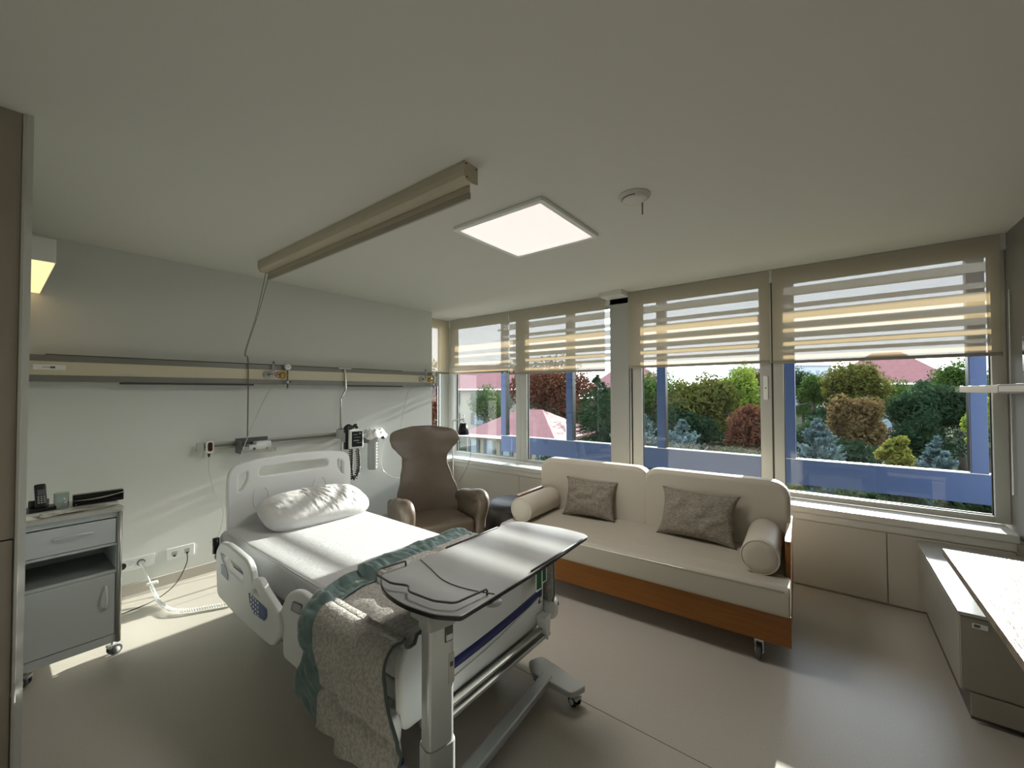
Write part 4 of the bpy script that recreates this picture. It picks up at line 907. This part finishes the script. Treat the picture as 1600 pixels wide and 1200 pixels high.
B(0.05, 0.86, 0.03, LS-0.03, 0.20, 0.25).build('seat_board', woodo, sofa, world=False)
B(0.86, 0.885, 0.03, LS-0.03, 0.14, 0.60).build('back_panel', woodo, sofa, world=False)
m = MB(); m.prism(rounded([(0.0, 0.305), (0.0, 0.475), (0.19, 0.475), (0.19, 0.305)], [0.03, 0.045, 0, 0], 5), 'y', 0.0, LS); m.box(0.189, 0.72, 0.03, LS-0.03, 0.305, 0.4752)
so = m.build('seat_mattress', sofaseat, sofa, bevel=0.012, world=False)
m = MB()
pth = []
for z_ in (0.452,):
    m.tube([(0.004, 0.03, z_), (0.004, LS-0.03, z_)], 0.005, 8)
m.build('piping', pipem, so, world=False)
def rcush(y0, y1, nm='back_cushion'):
    out_ = rounded([(y0, 0.465), (y0, 0.915), (y1, 0.915), (y1, 0.465)], [0.05, 0.10, 0.10, 0.05], 7)
    o = plate(nm, out_, [], 0.15, sofaf, Matrix.Translation((0.76, 0, 0)) @ MX(0), None, 0.035, 5); o.parent = sofa
    for p in o.data.polygons: p.use_smooth = True
    cy = (y0+y1)/2; pts_ = [(0.695, cy+(a-cy)*0.975, 0.69+(b-0.69)*0.965) for a, b in out_]
    MB().tube(pts_, 0.0055, 8, closed=True).build('piping', pipem, o, world=False)
    return o
rcush(0.04, 1.015); rcush(1.03, LS-0.03)
m = MB()
def sweep_castor(par, x_, y_):
    k = MB(); k.cyl((x_, y_-0.013, 0.045), (x_, y_+0.013, 0.045), 0.045, seg=24); o = k.build('castor', dgreyp, par, bevel=0.005, world=False)
    k = MB(); k.box(x_-0.012, x_+0.03, y_-0.022, y_-0.018, 0.04, 0.115); k.box(x_-0.012, x_+0.03, y_+0.018, y_+0.022, 0.04, 0.115); k.box(x_-0.02, x_+0.05, y_-0.024, y_+0.024, 0.11, 0.14); k.cyl((x_, y_-0.024, 0.045), (x_, y_+0.024, 0.045), 0.008)
    k.cyl((x_+0.03, y_, 0.13), (x_+0.03, y_, 0.21), 0.008); k.build('fork', chromem, o, world=False)
for x_, y_ in ((0.07, 0.16), (0.07, LS-0.16), (0.78, 0.16), (0.78, LS-0.16)): sweep_castor(sofa, x_, y_)
for (y_, l) in ((0.155, 'cream round bolster at the right end of the sofa'), (LS-0.135, 'cream round bolster at the left end of the sofa')):
    cx = Matrix.Translation((2.80, 0.19, 0)) @ Matrix.Rotation(SA, 4, 'Z')
    c = cx @ Vector((0.40, y_, 0.475+0.104))
    t = thing('bolster', l, 'bolster', c, SA, 'bolsters on the sofa')
    MB().lathe((0, 0, 0), [(0.0001, -0.275), (0.06, -0.274), (0.092, -0.268), (0.1035, -0.255), (0.105, -0.20), (0.105, 0.20), (0.1035, 0.255), (0.09, 0.268), (0.0001, 0.27)], 'x', 40).build('bolster_body', sofaf, t, world=False)
    MB().tube([(-0.262, 0.1015*cos(a), 0.1015*sin(a)) for a in [2*pi*k/40 for k in range(40)]], 0.005, 8, closed=True).build('piping', pipem, t, world=False)
for (u, y_, w_, h_, rz, tilt, l, sd) in ((0.615, 1.50, 0.50, 0.35, 4, 70, 'smaller grey-brown woven cushion on the left half of the sofa', 2), (0.585, 0.60, 0.58, 0.38, -5, 66, 'larger grey-brown woven cushion on the right half of the sofa', 8)):
    cm = cushion(w_, h_, 0.18, 0.13, 0.014, 34, 24, sd, 0.5)
    o = weld(cm.build('throw_cushion', cushm)); c = cx @ Vector((u, y_, 0.475+h_/2*sin(radians(tilt))*0.97+0.005))
    o.matrix_world = Matrix.Translation(c) @ Matrix.Rotation(SA+radians(rz), 4, 'Z') @ Matrix.Rotation(radians(-90), 4, 'Z') @ Matrix.Rotation(radians(tilt), 4, 'X')
    tag(o, l, 'cushion', 'throw cushions on the sofa')

# ------------------------------------------------------------------ right side: console, desk, shelf, tv
t = thing('low_console', 'low grey-brown console cabinet under the right window', 'console', (3.5, -0.74, 0))
B(2.95, 4.13, -0.99, -0.50, 0.13, 0.505).build('body', consm, t, bevel=0.003)
B(2.97, 4.12, -0.99, -0.525, 0.0, 0.13).build('plinth', mat('plinth_dark', (0.10, 0.085, 0.07), 0.5), t)
for a, b in ((2.953, 3.45), (3.455, 4.125)): B(a, b, -0.502, -0.488, 0.135, 0.50).build('cabinet_door', consm, t, bevel=0.002)
B(2.93, 4.13, -0.99, -0.482, 0.505, 0.522).build('top_panel', constop, t, bevel=0.002)
B(2.938, 2.95, -0.99, -0.52, 0.03, 0.14).build('lower_drawer', consm, t, bevel=0.002)
B(2.938, 2.95, -0.99, -0.49, 0.15, 0.50).build('end_panel', consm, t, bevel=0.002)
o = B(2.934, 2.939, -0.58, -0.53, 0.455, 0.478).build('asset_label', whitep, t); B(2.9325, 2.9345, -0.555, -0.535, 0.462, 0.474).build('label_print', dgreyp, o, world=False)
o = B(2.934, 2.939, -0.68, -0.61, 0.46, 0.475).build('asset_label', whitep, t)
t = thing('desk', 'wood-grained desk top reaching in from the right edge', 'desk', (2.4, -0.74, 0))
B(1.30, 3.17, -0.99, -0.47, 0.715, 0.75).build('desk_top', deskm, t, bevel=0.002)
B(1.30, 1.33, -0.98, -0.50, 0.0, 0.715).build('leg_panel', deskm, t, bevel=0.002)
B(3.10, 3.125, -0.985, -0.80, 0.523, 0.715).build('support', deskm, t)
t = thing('wall_shelf', 'thin beige shelf at eye level beside the right window', 'shelf', (4.0, -0.9, 1.6))
B(3.52, 4.40, -0.99, -0.76, 1.586, 1.632).build('shelf_board', mat('shelf_beige', (0.55, 0.47, 0.35), 0.4), t, bevel=0.002)
o = B(3.05, 3.52, -0.99, -0.755, 1.583, 1.635).build('shelf_box', mat('dark_brown_wood', (0.10, 0.05, 0.025), 0.4), t, bevel=0.002)
B(3.10, 3.49, -0.757, -0.753, 1.594, 1.624).build('box_front', mat('shelf_beige', (0.55, 0.47, 0.35), 0.4), o, world=False)
t = thing('television', 'black television on the right wall, only its edge in view', 'television', (3.3, -0.98, 1.9))
B(2.9, 3.86, -0.97, -0.93, 1.70, 1.93).build('tv_case', blackg, t, bevel=0.004)
B(2.8, 3.3, -0.995, -0.97, 1.75, 1.88).build('wall_mount', dgreyp, t)

# ------------------------------------------------------------------ outside steel frame, louvres, eave
XD = 5.65
t = thing('sunshade_frame', 'blue steel frame with posts and a low blue beam outside the windows', 'frame', (XD, 1.8, 0.5))
B(XD-0.03, XD+0.05, -3.2, 4.62, 0.552, 0.828).build('beam', bluesteel, t, bevel=0.004)
B(XD-0.035, XD+0.055, -3.2, 4.62, 0.828, 0.836).build('beam_lit_edge', mat('lit_edge_white', (0.55, 0.56, 0.58), 0.3), t)  # white strip paints the bright reflecting top edge of the blue beam
for y_ in (4.55, 3.22, 1.80, 0.36, -1.085):
    B(XD-0.05, XD+0.05, y_-0.055, y_+0.055, 0.836, 3.2).build('post', bluesteel, t, bevel=0.004)
    B(XD-0.052, XD+0.048, y_-0.062, y_-0.055, 0.836, 3.2).build('post_flange', blackp, t) if y_ > 1 else B(XD-0.052, XD+0.048, y_+0.0555, y_+0.062, 0.836, 3.2).build('post_flange', blackp, t)
XL = XD-0.085
t = thing('louvre_screen', 'horizontal slatted sunshade seen through the blinds', 'sunshade', (XD+0.02, 1.8, 2.0))
gaps = [2.80, 2.640, 2.520, 2.400, 2.282, 2.184, 2.090]; hh = [0.05, 0.10, 0.036, 0.036, 0.036, 0.036, 0.036]
edges = [2.98]+[v for g_, h_ in zip(gaps, hh) for v in (g_+h_/2, g_-h_/2)]+[2.035]
for i in range(0, len(edges)-1, 2):
    zt_, zb_ = edges[i], edges[i+1]
    if zt_-zb_ < 0.004: continue
    B(XL-0.006, XL+0.006, -3.2, 4.50, zb_, zt_).build('slat', louvm, t)
for y_ in (4.48, 3.30, 1.88, 1.72, 0.44, 0.28, -1.0): pass
tag(B(6.59, 6.61, -3.2, 5.5, 2.878, 2.922).build('gap_blocker', louvm), 'thin bar added beyond the louvres to narrow one bright gap', 'bar')  # added bar: covers part of a gap from view, lets its sun through
struct(MB().box(7.05, 7.25, -4, 6, 3.215, 3.50).build('trim_10', mat('eave_white', (0.5, 0.5, 0.48), 0.6)), 'edge beam of the roof eave outside')
struct(B(4.6, 7.25, -4, 6, 3.50, 3.60).build('trim_11', mat('eave_white', (0.5, 0.5, 0.48), 0.6)), 'roof eave above the windows outside')
struct(B(4.5, 4.9, -4, 4.9, -3, 0.60).build('wall_outer', mat('render_cream', (0.45, 0.43, 0.38), 0.8)), 'outer face of the building below the windows')

# ------------------------------------------------------------------ landscape
GZ = -3.2
struct(MB().add([(4.9, -150, GZ), (260, -150, GZ), (260, 150, GZ), (4.9, 150, GZ)], [(0, 1, 2, 3)]).build('floor_ground_outside', mat('garden_ground', (0.05, 0.055, 0.03), 0.95, col2=(0.02, 0.022, 0.014), vscale=0.6, spec=0.0)), 'garden ground outside')
road = MB().add([(34, -5, GZ+0.03), (60, -9, GZ+0.03), (60, 6.5, GZ+0.03), (34, 4.0, GZ+0.03)], [(0, 1, 2, 3)])
tag(road.build('road', mat('asphalt_pale', (0.12, 0.125, 0.13), 0.9, spec=0.0)), 'pale road glimpsed between the trees', 'road')
GREEN = [(0.018, 0.035, 0.010), (0.045, 0.080, 0.018), (0.09, 0.13, 0.03)]
DARK = [(0.010, 0.020, 0.010), (0.022, 0.042, 0.020), (0.045, 0.070, 0.030)]
YG = [(0.06, 0.10, 0.015), (0.14, 0.19, 0.03), (0.26, 0.30, 0.05)]
OLIVE = [(0.030, 0.038, 0.012), (0.075, 0.080, 0.020), (0.16, 0.13, 0.03)]
AUT = [(0.050, 0.030, 0.014), (0.10, 0.068, 0.028), (0.16, 0.12, 0.05)]
RED = [(0.045, 0.018, 0.012), (0.10, 0.040, 0.024), (0.15, 0.075, 0.040)]
YEL = [(0.06, 0.075, 0.02), (0.15, 0.15, 0.03), (0.26, 0.24, 0.06)]
BLUE = [(0.035, 0.060, 0.058), (0.085, 0.125, 0.125), (0.17, 0.22, 0.22)]
bark = mat('bark', (0.05, 0.04, 0.03), 0.9, bump=0.4, bscale=20)
def leafy(seed, R, Hc, zc, n, size, lumps=44, flat=1.0):
    rnd = random.Random(seed); m = MB(); L = []
    for k in range(lumps):
        a = rnd.uniform(0, 2*pi); ph = math.asin(rnd.uniform(-0.75, 1)); rr = rnd.uniform(0.2, 1.0)
        L.append((Vector((cos(a)*cos(ph)*R*rr*0.85, sin(a)*cos(ph)*R*rr*0.85, zc+sin(ph)*Hc*rr*0.85)), rnd.uniform(0.26, 0.46)*min(R, Hc*1.4)))
    vs = []; fs = []
    for i in range(n):
        c, r_ = L[int(len(L)*rnd.random())]
        d = Vector((rnd.gauss(0, 1), rnd.gauss(0, 1), rnd.gauss(0, 1))).normalized()
        p = c+Vector((d.x, d.y, d.z*flat))*r_*(rnd.random()**0.25)
        nrm = (d+Vector((rnd.gauss(0, .6), rnd.gauss(0, .6), rnd.gauss(0, .6)))).normalized(); e1 = nrm.orthogonal().normalized(); e1.rotate(Matrix.Rotation(rnd.uniform(0, 6.3), 3, nrm)); e2 = nrm.cross(e1)
        s_ = size*rnd.uniform(0.6, 1.3); k = len(vs)
        vs += [p-e1*s_, p-e2*s_*0.5, p+e1*s_, p+e2*s_*0.5]; fs.append((k, k+1, k+2, k+3))
    m.add(vs, fs); return m
def trunkm(rnd, R, Hc, zc, h, nb=9):
    m = MB(); m.tube([(0, 0, 0), (0.03*R, 0, h*0.3), (0, 0.05*R, zc*0.8), (0.02, 0, zc+Hc*0.3)], [0.030*h, 0.024*h, 0.018*h, 0.006*h], 8)
    for k in range(nb):
        a = rnd.uniform(0, 2*pi); z0 = zc*rnd.uniform(0.5, 1.0); L_ = R*rnd.uniform(0.6, 0.95)
        m.tube([(0, 0, z0), (cos(a)*L_*0.4, sin(a)*L_*0.4, z0+Hc*0.25), (cos(a)*L_, sin(a)*L_, z0+Hc*0.5*rnd.uniform(0.4, 1.3))], [0.016*h, 0.010*h, 0.003*h], 5)
    return m
def tree(px, top, hwpx, X, cols, mname, name, label, cat='tree', n=9000, size=None, wide=1.0, seed=0, trl=0.45, bottom=None, group='trees and shrubs outside', leaf=1.0):
    p = at('x', X, px, top); e = at('x', X, px+hwpx, top); Rr = abs(e.y-p.y)*1.18*wide
    depth = (p-Vector((0, 0, CAM_H))).dot(_f)
    if bottom is None: zb = p.z-2.1*Rr
    else: zb = CAM_H-(bottom-613)/F_PX*depth
    ztop = p.z; Hc = max((ztop-zb)/2, 0.3); h = ztop-GZ; zc = (ztop+zb)/2-GZ
    t = thing(name, label, cat, (p.x, p.y, GZ), seed*1.3, group)
    leafy(seed+11, Rr, Hc*1.05, zc, n, (size or 0.030*Rr+0.045)*leaf).build('foliage', leaf_mat(mname, cols, trl), t, world=False, fix=False)
    trunkm(random.Random(seed), Rr, Hc, zc, h).build('trunk', bark, t, world=False, fix=False)
    return t
def conifer(px, top, hwpx, X, label, seed=0, cols=BLUE, mname='blue_needles', n=420, name='conifer', droop=False, botr=1.0):
    p = at('x', X, px, top); e = at('x', X, px+hwpx, 700); Rr = abs(e.y-at('x', X, px, 700).y)
    rnd = random.Random(seed+50); H_ = p.z-GZ; m = MB(); vs = []; fs = []
    t = thing(name, label, 'tree', (p.x, p.y, GZ), 0, 'trees and shrubs outside')
    for i in range(n):
        f_ = rnd.random()**0.8; z = H_*(0.03+0.95*(1-f_)); r_ = Rr*1.25*min(1.0, (0.04+4.2*f_))*rnd.uniform(0.6, 1.0); a = rnd.uniform(0, 2*pi)
        d = Vector((cos(a), sin(a), 0)); up = -0.35 if droop else 0.6
        base = d*r_*0.45+Vector((0, 0, z)); tip = d*r_+Vector((0, 0, z+up*r_*0.55+0.08)); L_ = (tip-base).length; T = (tip-base).normalized()
        nn = int(24)
        for k in range(nn):
            q = k/nn; c = base.lerp(tip, q); sp = rnd.uniform(0, 2*pi); o1 = T.orthogonal().normalized(); o1.rotate(Matrix.Rotation(sp, 3, T))
            nd = (T*0.8+o1*0.9).normalized(); ln = 0.20*(1-0.55*q)*min(1, 0.4+Rr*0.6); wd = T.cross(nd).normalized()*0.022
            b_ = len(vs); vs += [c-wd, c+wd, c+nd*ln]; fs.append((b_, b_+1, b_+2))
        b_ = len(vs); wd = T.cross(Vector((0, 0, 1))).normalized()*0.02; vs += [base-wd, base+wd, tip+T*0.05]; fs.append((b_, b_+1, b_+2))
    m.add(vs, fs); m.build('foliage', leaf_mat(mname, cols, 0.3), t, world=False, fix=False)
    MB().tube([(0, 0, 0), (0, 0, H_*0.95)], [0.10, 0.01], 8).build('trunk', bark, t, world=False)
    return t
# in front: blue conifers and shrubs
conifer(1278, 652, 36, 13, 'blue-green conifer in the right window, lower left of its panes', 1)
conifer(1462, 682, 42, 12, 'blue-green conifer in the right window, near its right side', 2)
conifer(1066, 656, 34, 13, 'small blue-green conifer in the middle window beside the blue post', 3, n=360)
conifer(1008, 648, 24, 13.5, 'blue-green conifer at the left edge of the middle window', 4, n=300)
conifer(1540, 745, 34, 10, 'low blue-grey conifer at the lower right corner of the right window', 5, n=240)
tree(1402, 678, 27, 13, YEL, 'yellow_leaves', 'shrub', 'bright yellow-green shrub between two blue conifers', 'shrub', 3500, 0.055, seed=21, bottom=760)
tree(1343, 618, 56, 20, AUT, 'autumn_leaves', 'tree', 'brown autumn tree in the middle of the right window', n=9000, seed=22, bottom=715)
tree(1335, 566, 50, 30, OLIVE, 'olive_leaves', 'tree', 'olive and golden tree behind the brown tree in the right window', n=9000, seed=23, bottom=640)
tree(1272, 582, 32, 34, GREEN, 'green_leaves', 'tree', 'green tree beside the dark post in the right window', n=7000, seed=24, bottom=640)
tree(1240, 574, 26, 48, DARK, 'dark_leaves', 'tree', 'grey-green distant tree at the left of the right window', n=5000, seed=25, bottom=620)
tree(1300, 640, 40, 30, DARK, 'dark_leaves', 'shrub', 'dark hedge below the green tree in the right window', 'shrub', 5000, seed=26, bottom=690)
tree(1455, 592, 75, 26, DARK, 'dark_leaves', 'tree', 'large dark green tree in the right half of the right window', n=12000, seed=27, bottom=690)
tree(1430, 640, 60, 24, DARK, 'dark_leaves', 'shrub', 'dark shady hedge under the large dark green tree', 'shrub', 7000, seed=28, bottom=740)
tree(1500, 560, 45, 36, GREEN, 'green_leaves', 'tree', 'tall green tree beside the right blue post', n=8000, seed=29, bottom=640)
tree(1540, 610, 34, 16, YG, 'lime_leaves', 'tree', 'light green tree at the right edge of the right window', n=5000, size=0.05, seed=31, bottom=750)
tree(1320, 690, 50, 18, DARK, 'dark_leaves', 'shrub', 'dark undergrowth below the brown autumn tree', 'shrub', 5000, seed=32, bottom=745)
tree(1085, 576, 62, 24, OLIVE, 'olive_leaves', 'tree', 'large olive green tree in the middle window', n=12000, seed=33, bottom=700)
tree(1020, 572, 40, 25, GREEN, 'green_leaves', 'tree', 'green tree behind the left blue post in the middle window', n=8000, seed=34, bottom=690)
tree(1155, 572, 40, 27, YG, 'lime_leaves', 'tree', 'bright yellow-green tree in the middle window', n=8000, seed=35, bottom=660)
tree(1176, 576, 22, 38, AUT, 'autumn_leaves', 'tree', 'brownish treetop at the top right of the middle window', n=4000, seed=36, bottom=620)
tree(1168, 624, 34, 19, RED, 'red_leaves', 'tree', 'reddish brown tree at the right of the middle window', n=7000, seed=37, bottom=715)
tree(1060, 640, 70, 22, DARK, 'dark_leaves', 'shrub', 'dark hedge behind the conifers in the middle window', 'shrub', 8000, seed=38, bottom=700)
tree(1150, 700, 40, 15, DARK, 'dark_leaves', 'shrub', 'low green shrub above the blue beam in the middle window', 'shrub', 4000, 0.05, seed=39, bottom=735)
tree(856, 566, 50, 30, RED, 'red_leaves', 'tree', 'large russet brown tree in the left window', n=12000, seed=40, bottom=660)
tree(845, 630, 50, 33, DARK, 'dark_leaves', 'shrub', 'dark undergrowth below the russet tree', 'shrub', 6000, seed=41, bottom=700)
conifer(934, 585, 36, 19, 'tall dark drooping fir beside the grey pillar', 42, DARK, 'dark_leaves', 520, 'conifer', True)
tree(925, 640, 45, 31, DARK, 'dark_leaves', 'shrub', 'dark hedge behind the drooping fir', 'shrub', 7000, seed=43, bottom=720)
tree(765, 603, 22, 29, GREEN, 'green_leaves', 'tree', 'green tree in front of the red-roofed apartment house', n=6000, seed=44, bottom=670)
tree(800, 566, 28, 75, GREEN, 'green_leaves', 'tree', 'green trees beyond the apartment house', n=5000, seed=45, bottom=600)
for k, (px, X, l) in enumerate(((1250, 8, 'left clump'), (1330, 8, 'middle-left clump'), (1410, 8, 'middle-right clump'), (1500, 8, 'right clump'))):
    tree(px, 758, 52, X, DARK, 'dark_leaves', 'shrub', l+' of shrubs below the blue beam in the right window', 'shrub', 2600, 0.06, seed=60+k, bottom=850)
tree(860, 706, 34, 12, DARK, 'dark_leaves', 'shrub', 'shrub below the blue beam in the left window', 'shrub', 2600, 0.06, seed=66, bottom=760)
for k, (d_, h_) in enumerate(((15, 3.5),)):
    q = Vector((0, 0, CAM_H))+ray(662, 640)*15
    t = thing('tree', 'russet tree seen through the narrow niche window', 'tree', (q.x, q.y, GZ), 0, 'trees and shrubs outside')
    leafy(77, 0.95, 2.3, 4.2, 6000, 0.07).build('foliage', leaf_mat('red_leaves', RED), t, world=False, fix=False); trunkm(random.Random(5), 0.9, 2.3, 4.2, 6).build('trunk', bark, t, world=False, fix=False)
# houses
roofm = mat('red_roof', (0.19, 0.068, 0.06), 0.7, var=0.15, vscale=2); housem = mat('cream_render', (0.27, 0.24, 0.175), 0.9, var=0.06, vscale=1); shut = mat('shutter_dark', (0.06, 0.07, 0.06), 0.6); winm = mat('house_window', (0.20, 0.24, 0.26), 0.2)
def house(label, c, wdir, W, D, z0, z1, zr, rows, cols, ov=0.5):
    """W along wdir (facade facing the camera), D deep; hip roof"""
    wd = Vector((wdir[0], wdir[1], 0)).normalized(); dd = Vector((wd.y, -wd.x, 0))
    if dd.dot(Vector((c[0], c[1], 0))) < 0: dd = -dd
    c = Vector((c[0], c[1], 0)); t = thing('house', label, 'house', (c.x, c.y, z0), 0, 'houses outside')
    def P(a, b, z): return c+wd*a+dd*b+Vector((0, 0, z))
    vs = [P(a, b, z) for a in (-W/2, W/2) for b in (0, D) for z in (z0, z1)]
    MB().add(vs, [(0, 1, 3, 2), (4, 6, 7, 5), (0, 4, 5, 1), (2, 3, 7, 6), (0, 2, 6, 4), (1, 5, 7, 3)]).build('walls', housem, t)
    a_ = W/2+ov; rd = min(a_, D/2+ov); ra = a_-rd*0.85
    vs = [P(-a_, -ov, z1), P(a_, -ov, z1), P(a_, D+ov, z1), P(-a_, D+ov, z1), P(-ra, D/2, zr), P(ra, D/2, zr), P(-a_, -ov, z1-0.2), P(a_, -ov, z1-0.2), P(a_, D+ov, z1-0.2), P(-a_, D+ov, z1-0.2)]
    MB().add(vs, [(0, 1, 5, 4), (1, 2, 5), (2, 3, 4, 5), (3, 0, 4), (0, 6, 7, 1), (1, 7, 8, 2), (2, 8, 9, 3), (3, 9, 6, 0), (6, 9, 8, 7)]).build('roof', roofm, t)
    MB().add([P(-a_-0.05, -ov-0.06, z1-0.12), P(a_+0.05, -ov-0.06, z1-0.12), P(a_+0.05, -ov-0.06, z1+0.06), P(-a_-0.05, -ov-0.06, z1+0.06)], [(0, 1, 2, 3)]).build('gutter', whitep, t, solid=0.1)
    for r_ in range(rows):
        for q in range(cols):
            a = -W/2+W*(q+0.5)/cols; zz = z0+(z1-z0)*(r_+0.5)/rows; ww = min(0.55, W/cols*0.2); hh_ = min(0.8, (z1-z0)/rows*0.30)
            o = MB().add([P(a-ww, -0.06, zz-hh_), P(a+ww, -0.06, zz-hh_), P(a+ww, -0.06, zz+hh_), P(a-ww, -0.06, zz+hh_)], [(0, 1, 2, 3)]).build('window', winm, t, solid=0.08)
            m = MB()
            for s_ in (-1, 1): m.add([P(a+s_*ww, -0.12, zz-hh_), P(a+s_*ww*1.75, -0.12, zz-hh_), P(a+s_*ww*1.75, -0.12, zz+hh_), P(a+s_*ww, -0.12, zz+hh_)], [(0, 1, 2, 3)])
            m.build('shutter', shut, o, solid=0.05, world=False)
    return t
def on_ray(px, dist):
    d = ray(px, 613); q = d/ d.length*dist; return q
a = on_ray(715, 52); b_ = on_ray(812, 46); c = (a+b_)/2
# three storey house in corner window
house('three-storey cream house with red roof and dark shutters', (on_ray(748, 50).x, on_ray(748, 50).y), (on_ray(815, 50)-on_ray(700, 52)), 16.5, 9, GZ-2, CAM_H+0.35, CAM_H+3.6, 3, 5, 0.6)
house('lower cream house with a hipped red roof below the corner window', (on_ray(792, 27).x, on_ray(792, 27).y), (on_ray(880, 26)-on_ray(740, 30)), 6.9, 6.0, GZ-3, CAM_H-2.95, CAM_H-1.25, 3, 5, 0.35)
house('distant house with broad red roof in the right window', (on_ray(1385, 62).x, on_ray(1385, 62).y), (on_ray(1460, 62)-on_ray(1330, 62)), 10, 9, GZ, CAM_H+0.8, CAM_H+4.6, 2, 5, 0.8)
house('red-roofed house behind the drooping fir', (on_ray(985, 40).x, on_ray(985, 40).y), (on_ray(1040, 40)-on_ray(930, 40)), 7, 8, GZ, CAM_H+0.3, CAM_H+3.0, 2, 3, 0.6)
for (px, d_, w_, h_, l) in ((1260, 150, 10, 12, 'pale distant apartment block on the left of the right window skyline'), (1285, 170, 12, 11, 'pale distant apartment block right of the first one'), (1185, 140, 14, 11, 'pale blue distant building above the middle window trees')):
    q = on_ray(px, d_); t = thing('building', l, 'building', (q.x, q.y, GZ), YAW)
    B(-3, 3, -w_/2, w_/2, 0, h_).build('walls', mat('distant_wall', (0.40, 0.42, 0.46), 0.9), t, world=False)
    B(-3.2, 3.2, -w_/2-0.2, w_/2+0.2, h_, h_+0.4).build('roof_edge', mat('distant_roof', (0.30, 0.31, 0.34), 0.9), t, world=False)
    m = MB()
    for i in range(4):
        for j in range(3): m.box(-3.1, -3.0, -w_/2+w_*(i+0.3)/4, -w_/2+w_*(i+0.7)/4, h_-1.2-j*2.4-1, h_-1.2-j*2.4)
    m.build('window', winm, t, world=False)
belt = [(1012, 578, 30, 42, DARK), (1120, 590, 60, 45, GREEN), (1190, 592, 30, 44, DARK), (1255, 592, 24, 55, GREEN), (1310, 590, 34, 50, DARK), (1400, 592, 46, 40, GREEN), (1470, 578, 40, 46, DARK), (1530, 572, 34, 42, GREEN), (1560, 600, 40, 24, GREEN), (960, 600, 40, 34, DARK), (1290, 655, 60, 24, DARK), (1110, 650, 60, 30, DARK), (1180, 660, 50, 26, GREEN)]
where = ['behind the left blue post of the middle window', 'in the hazy middle of the middle window skyline', 'at the right end of the middle window skyline', 'below the pale distant blocks', 'left of the golden tree on the skyline', 'in front of the distant red roof', 'right of the distant red roof', 'behind the right blue post on the skyline', 'at the far right edge of the right window', 'beside the grey pillar on the skyline', 'in the shade left of the brown autumn tree', 'in the shade below the olive tree', 'in the shade behind the reddish tree']
for k, ((px, tp, hw_, X, cl), wh) in enumerate(zip(belt, where)):
    tree(px, tp, hw_, X, cl, 'dark_leaves' if cl is DARK else 'green_leaves', 'tree', 'background tree '+wh, n=6000, seed=80+k, bottom=tp+75)
# street lamp seen against the russet tree
q = at('x', 14, 886, 662)
t = thing('street_lamp', 'curved white street lamp beside the blue post in the left window', 'street lamp', (q.x, q.y, GZ))
MB().tube(smooth_path([(0, 0, 0), (0, 0, q.z-GZ-0.5), (0, 0.05, q.z-GZ-0.1), (0, 0.22, q.z-GZ+0.08), (0, 0.42, q.z-GZ+0.1)]), 0.04, 8).build('lamp_post', whitep, t, world=False)
MB().tube([(0, 0.36, q.z-GZ+0.11), (0, 0.6, q.z-GZ+0.10)], [0.05, 0.09], 10).build('lamp_head', whitep, t, world=False)
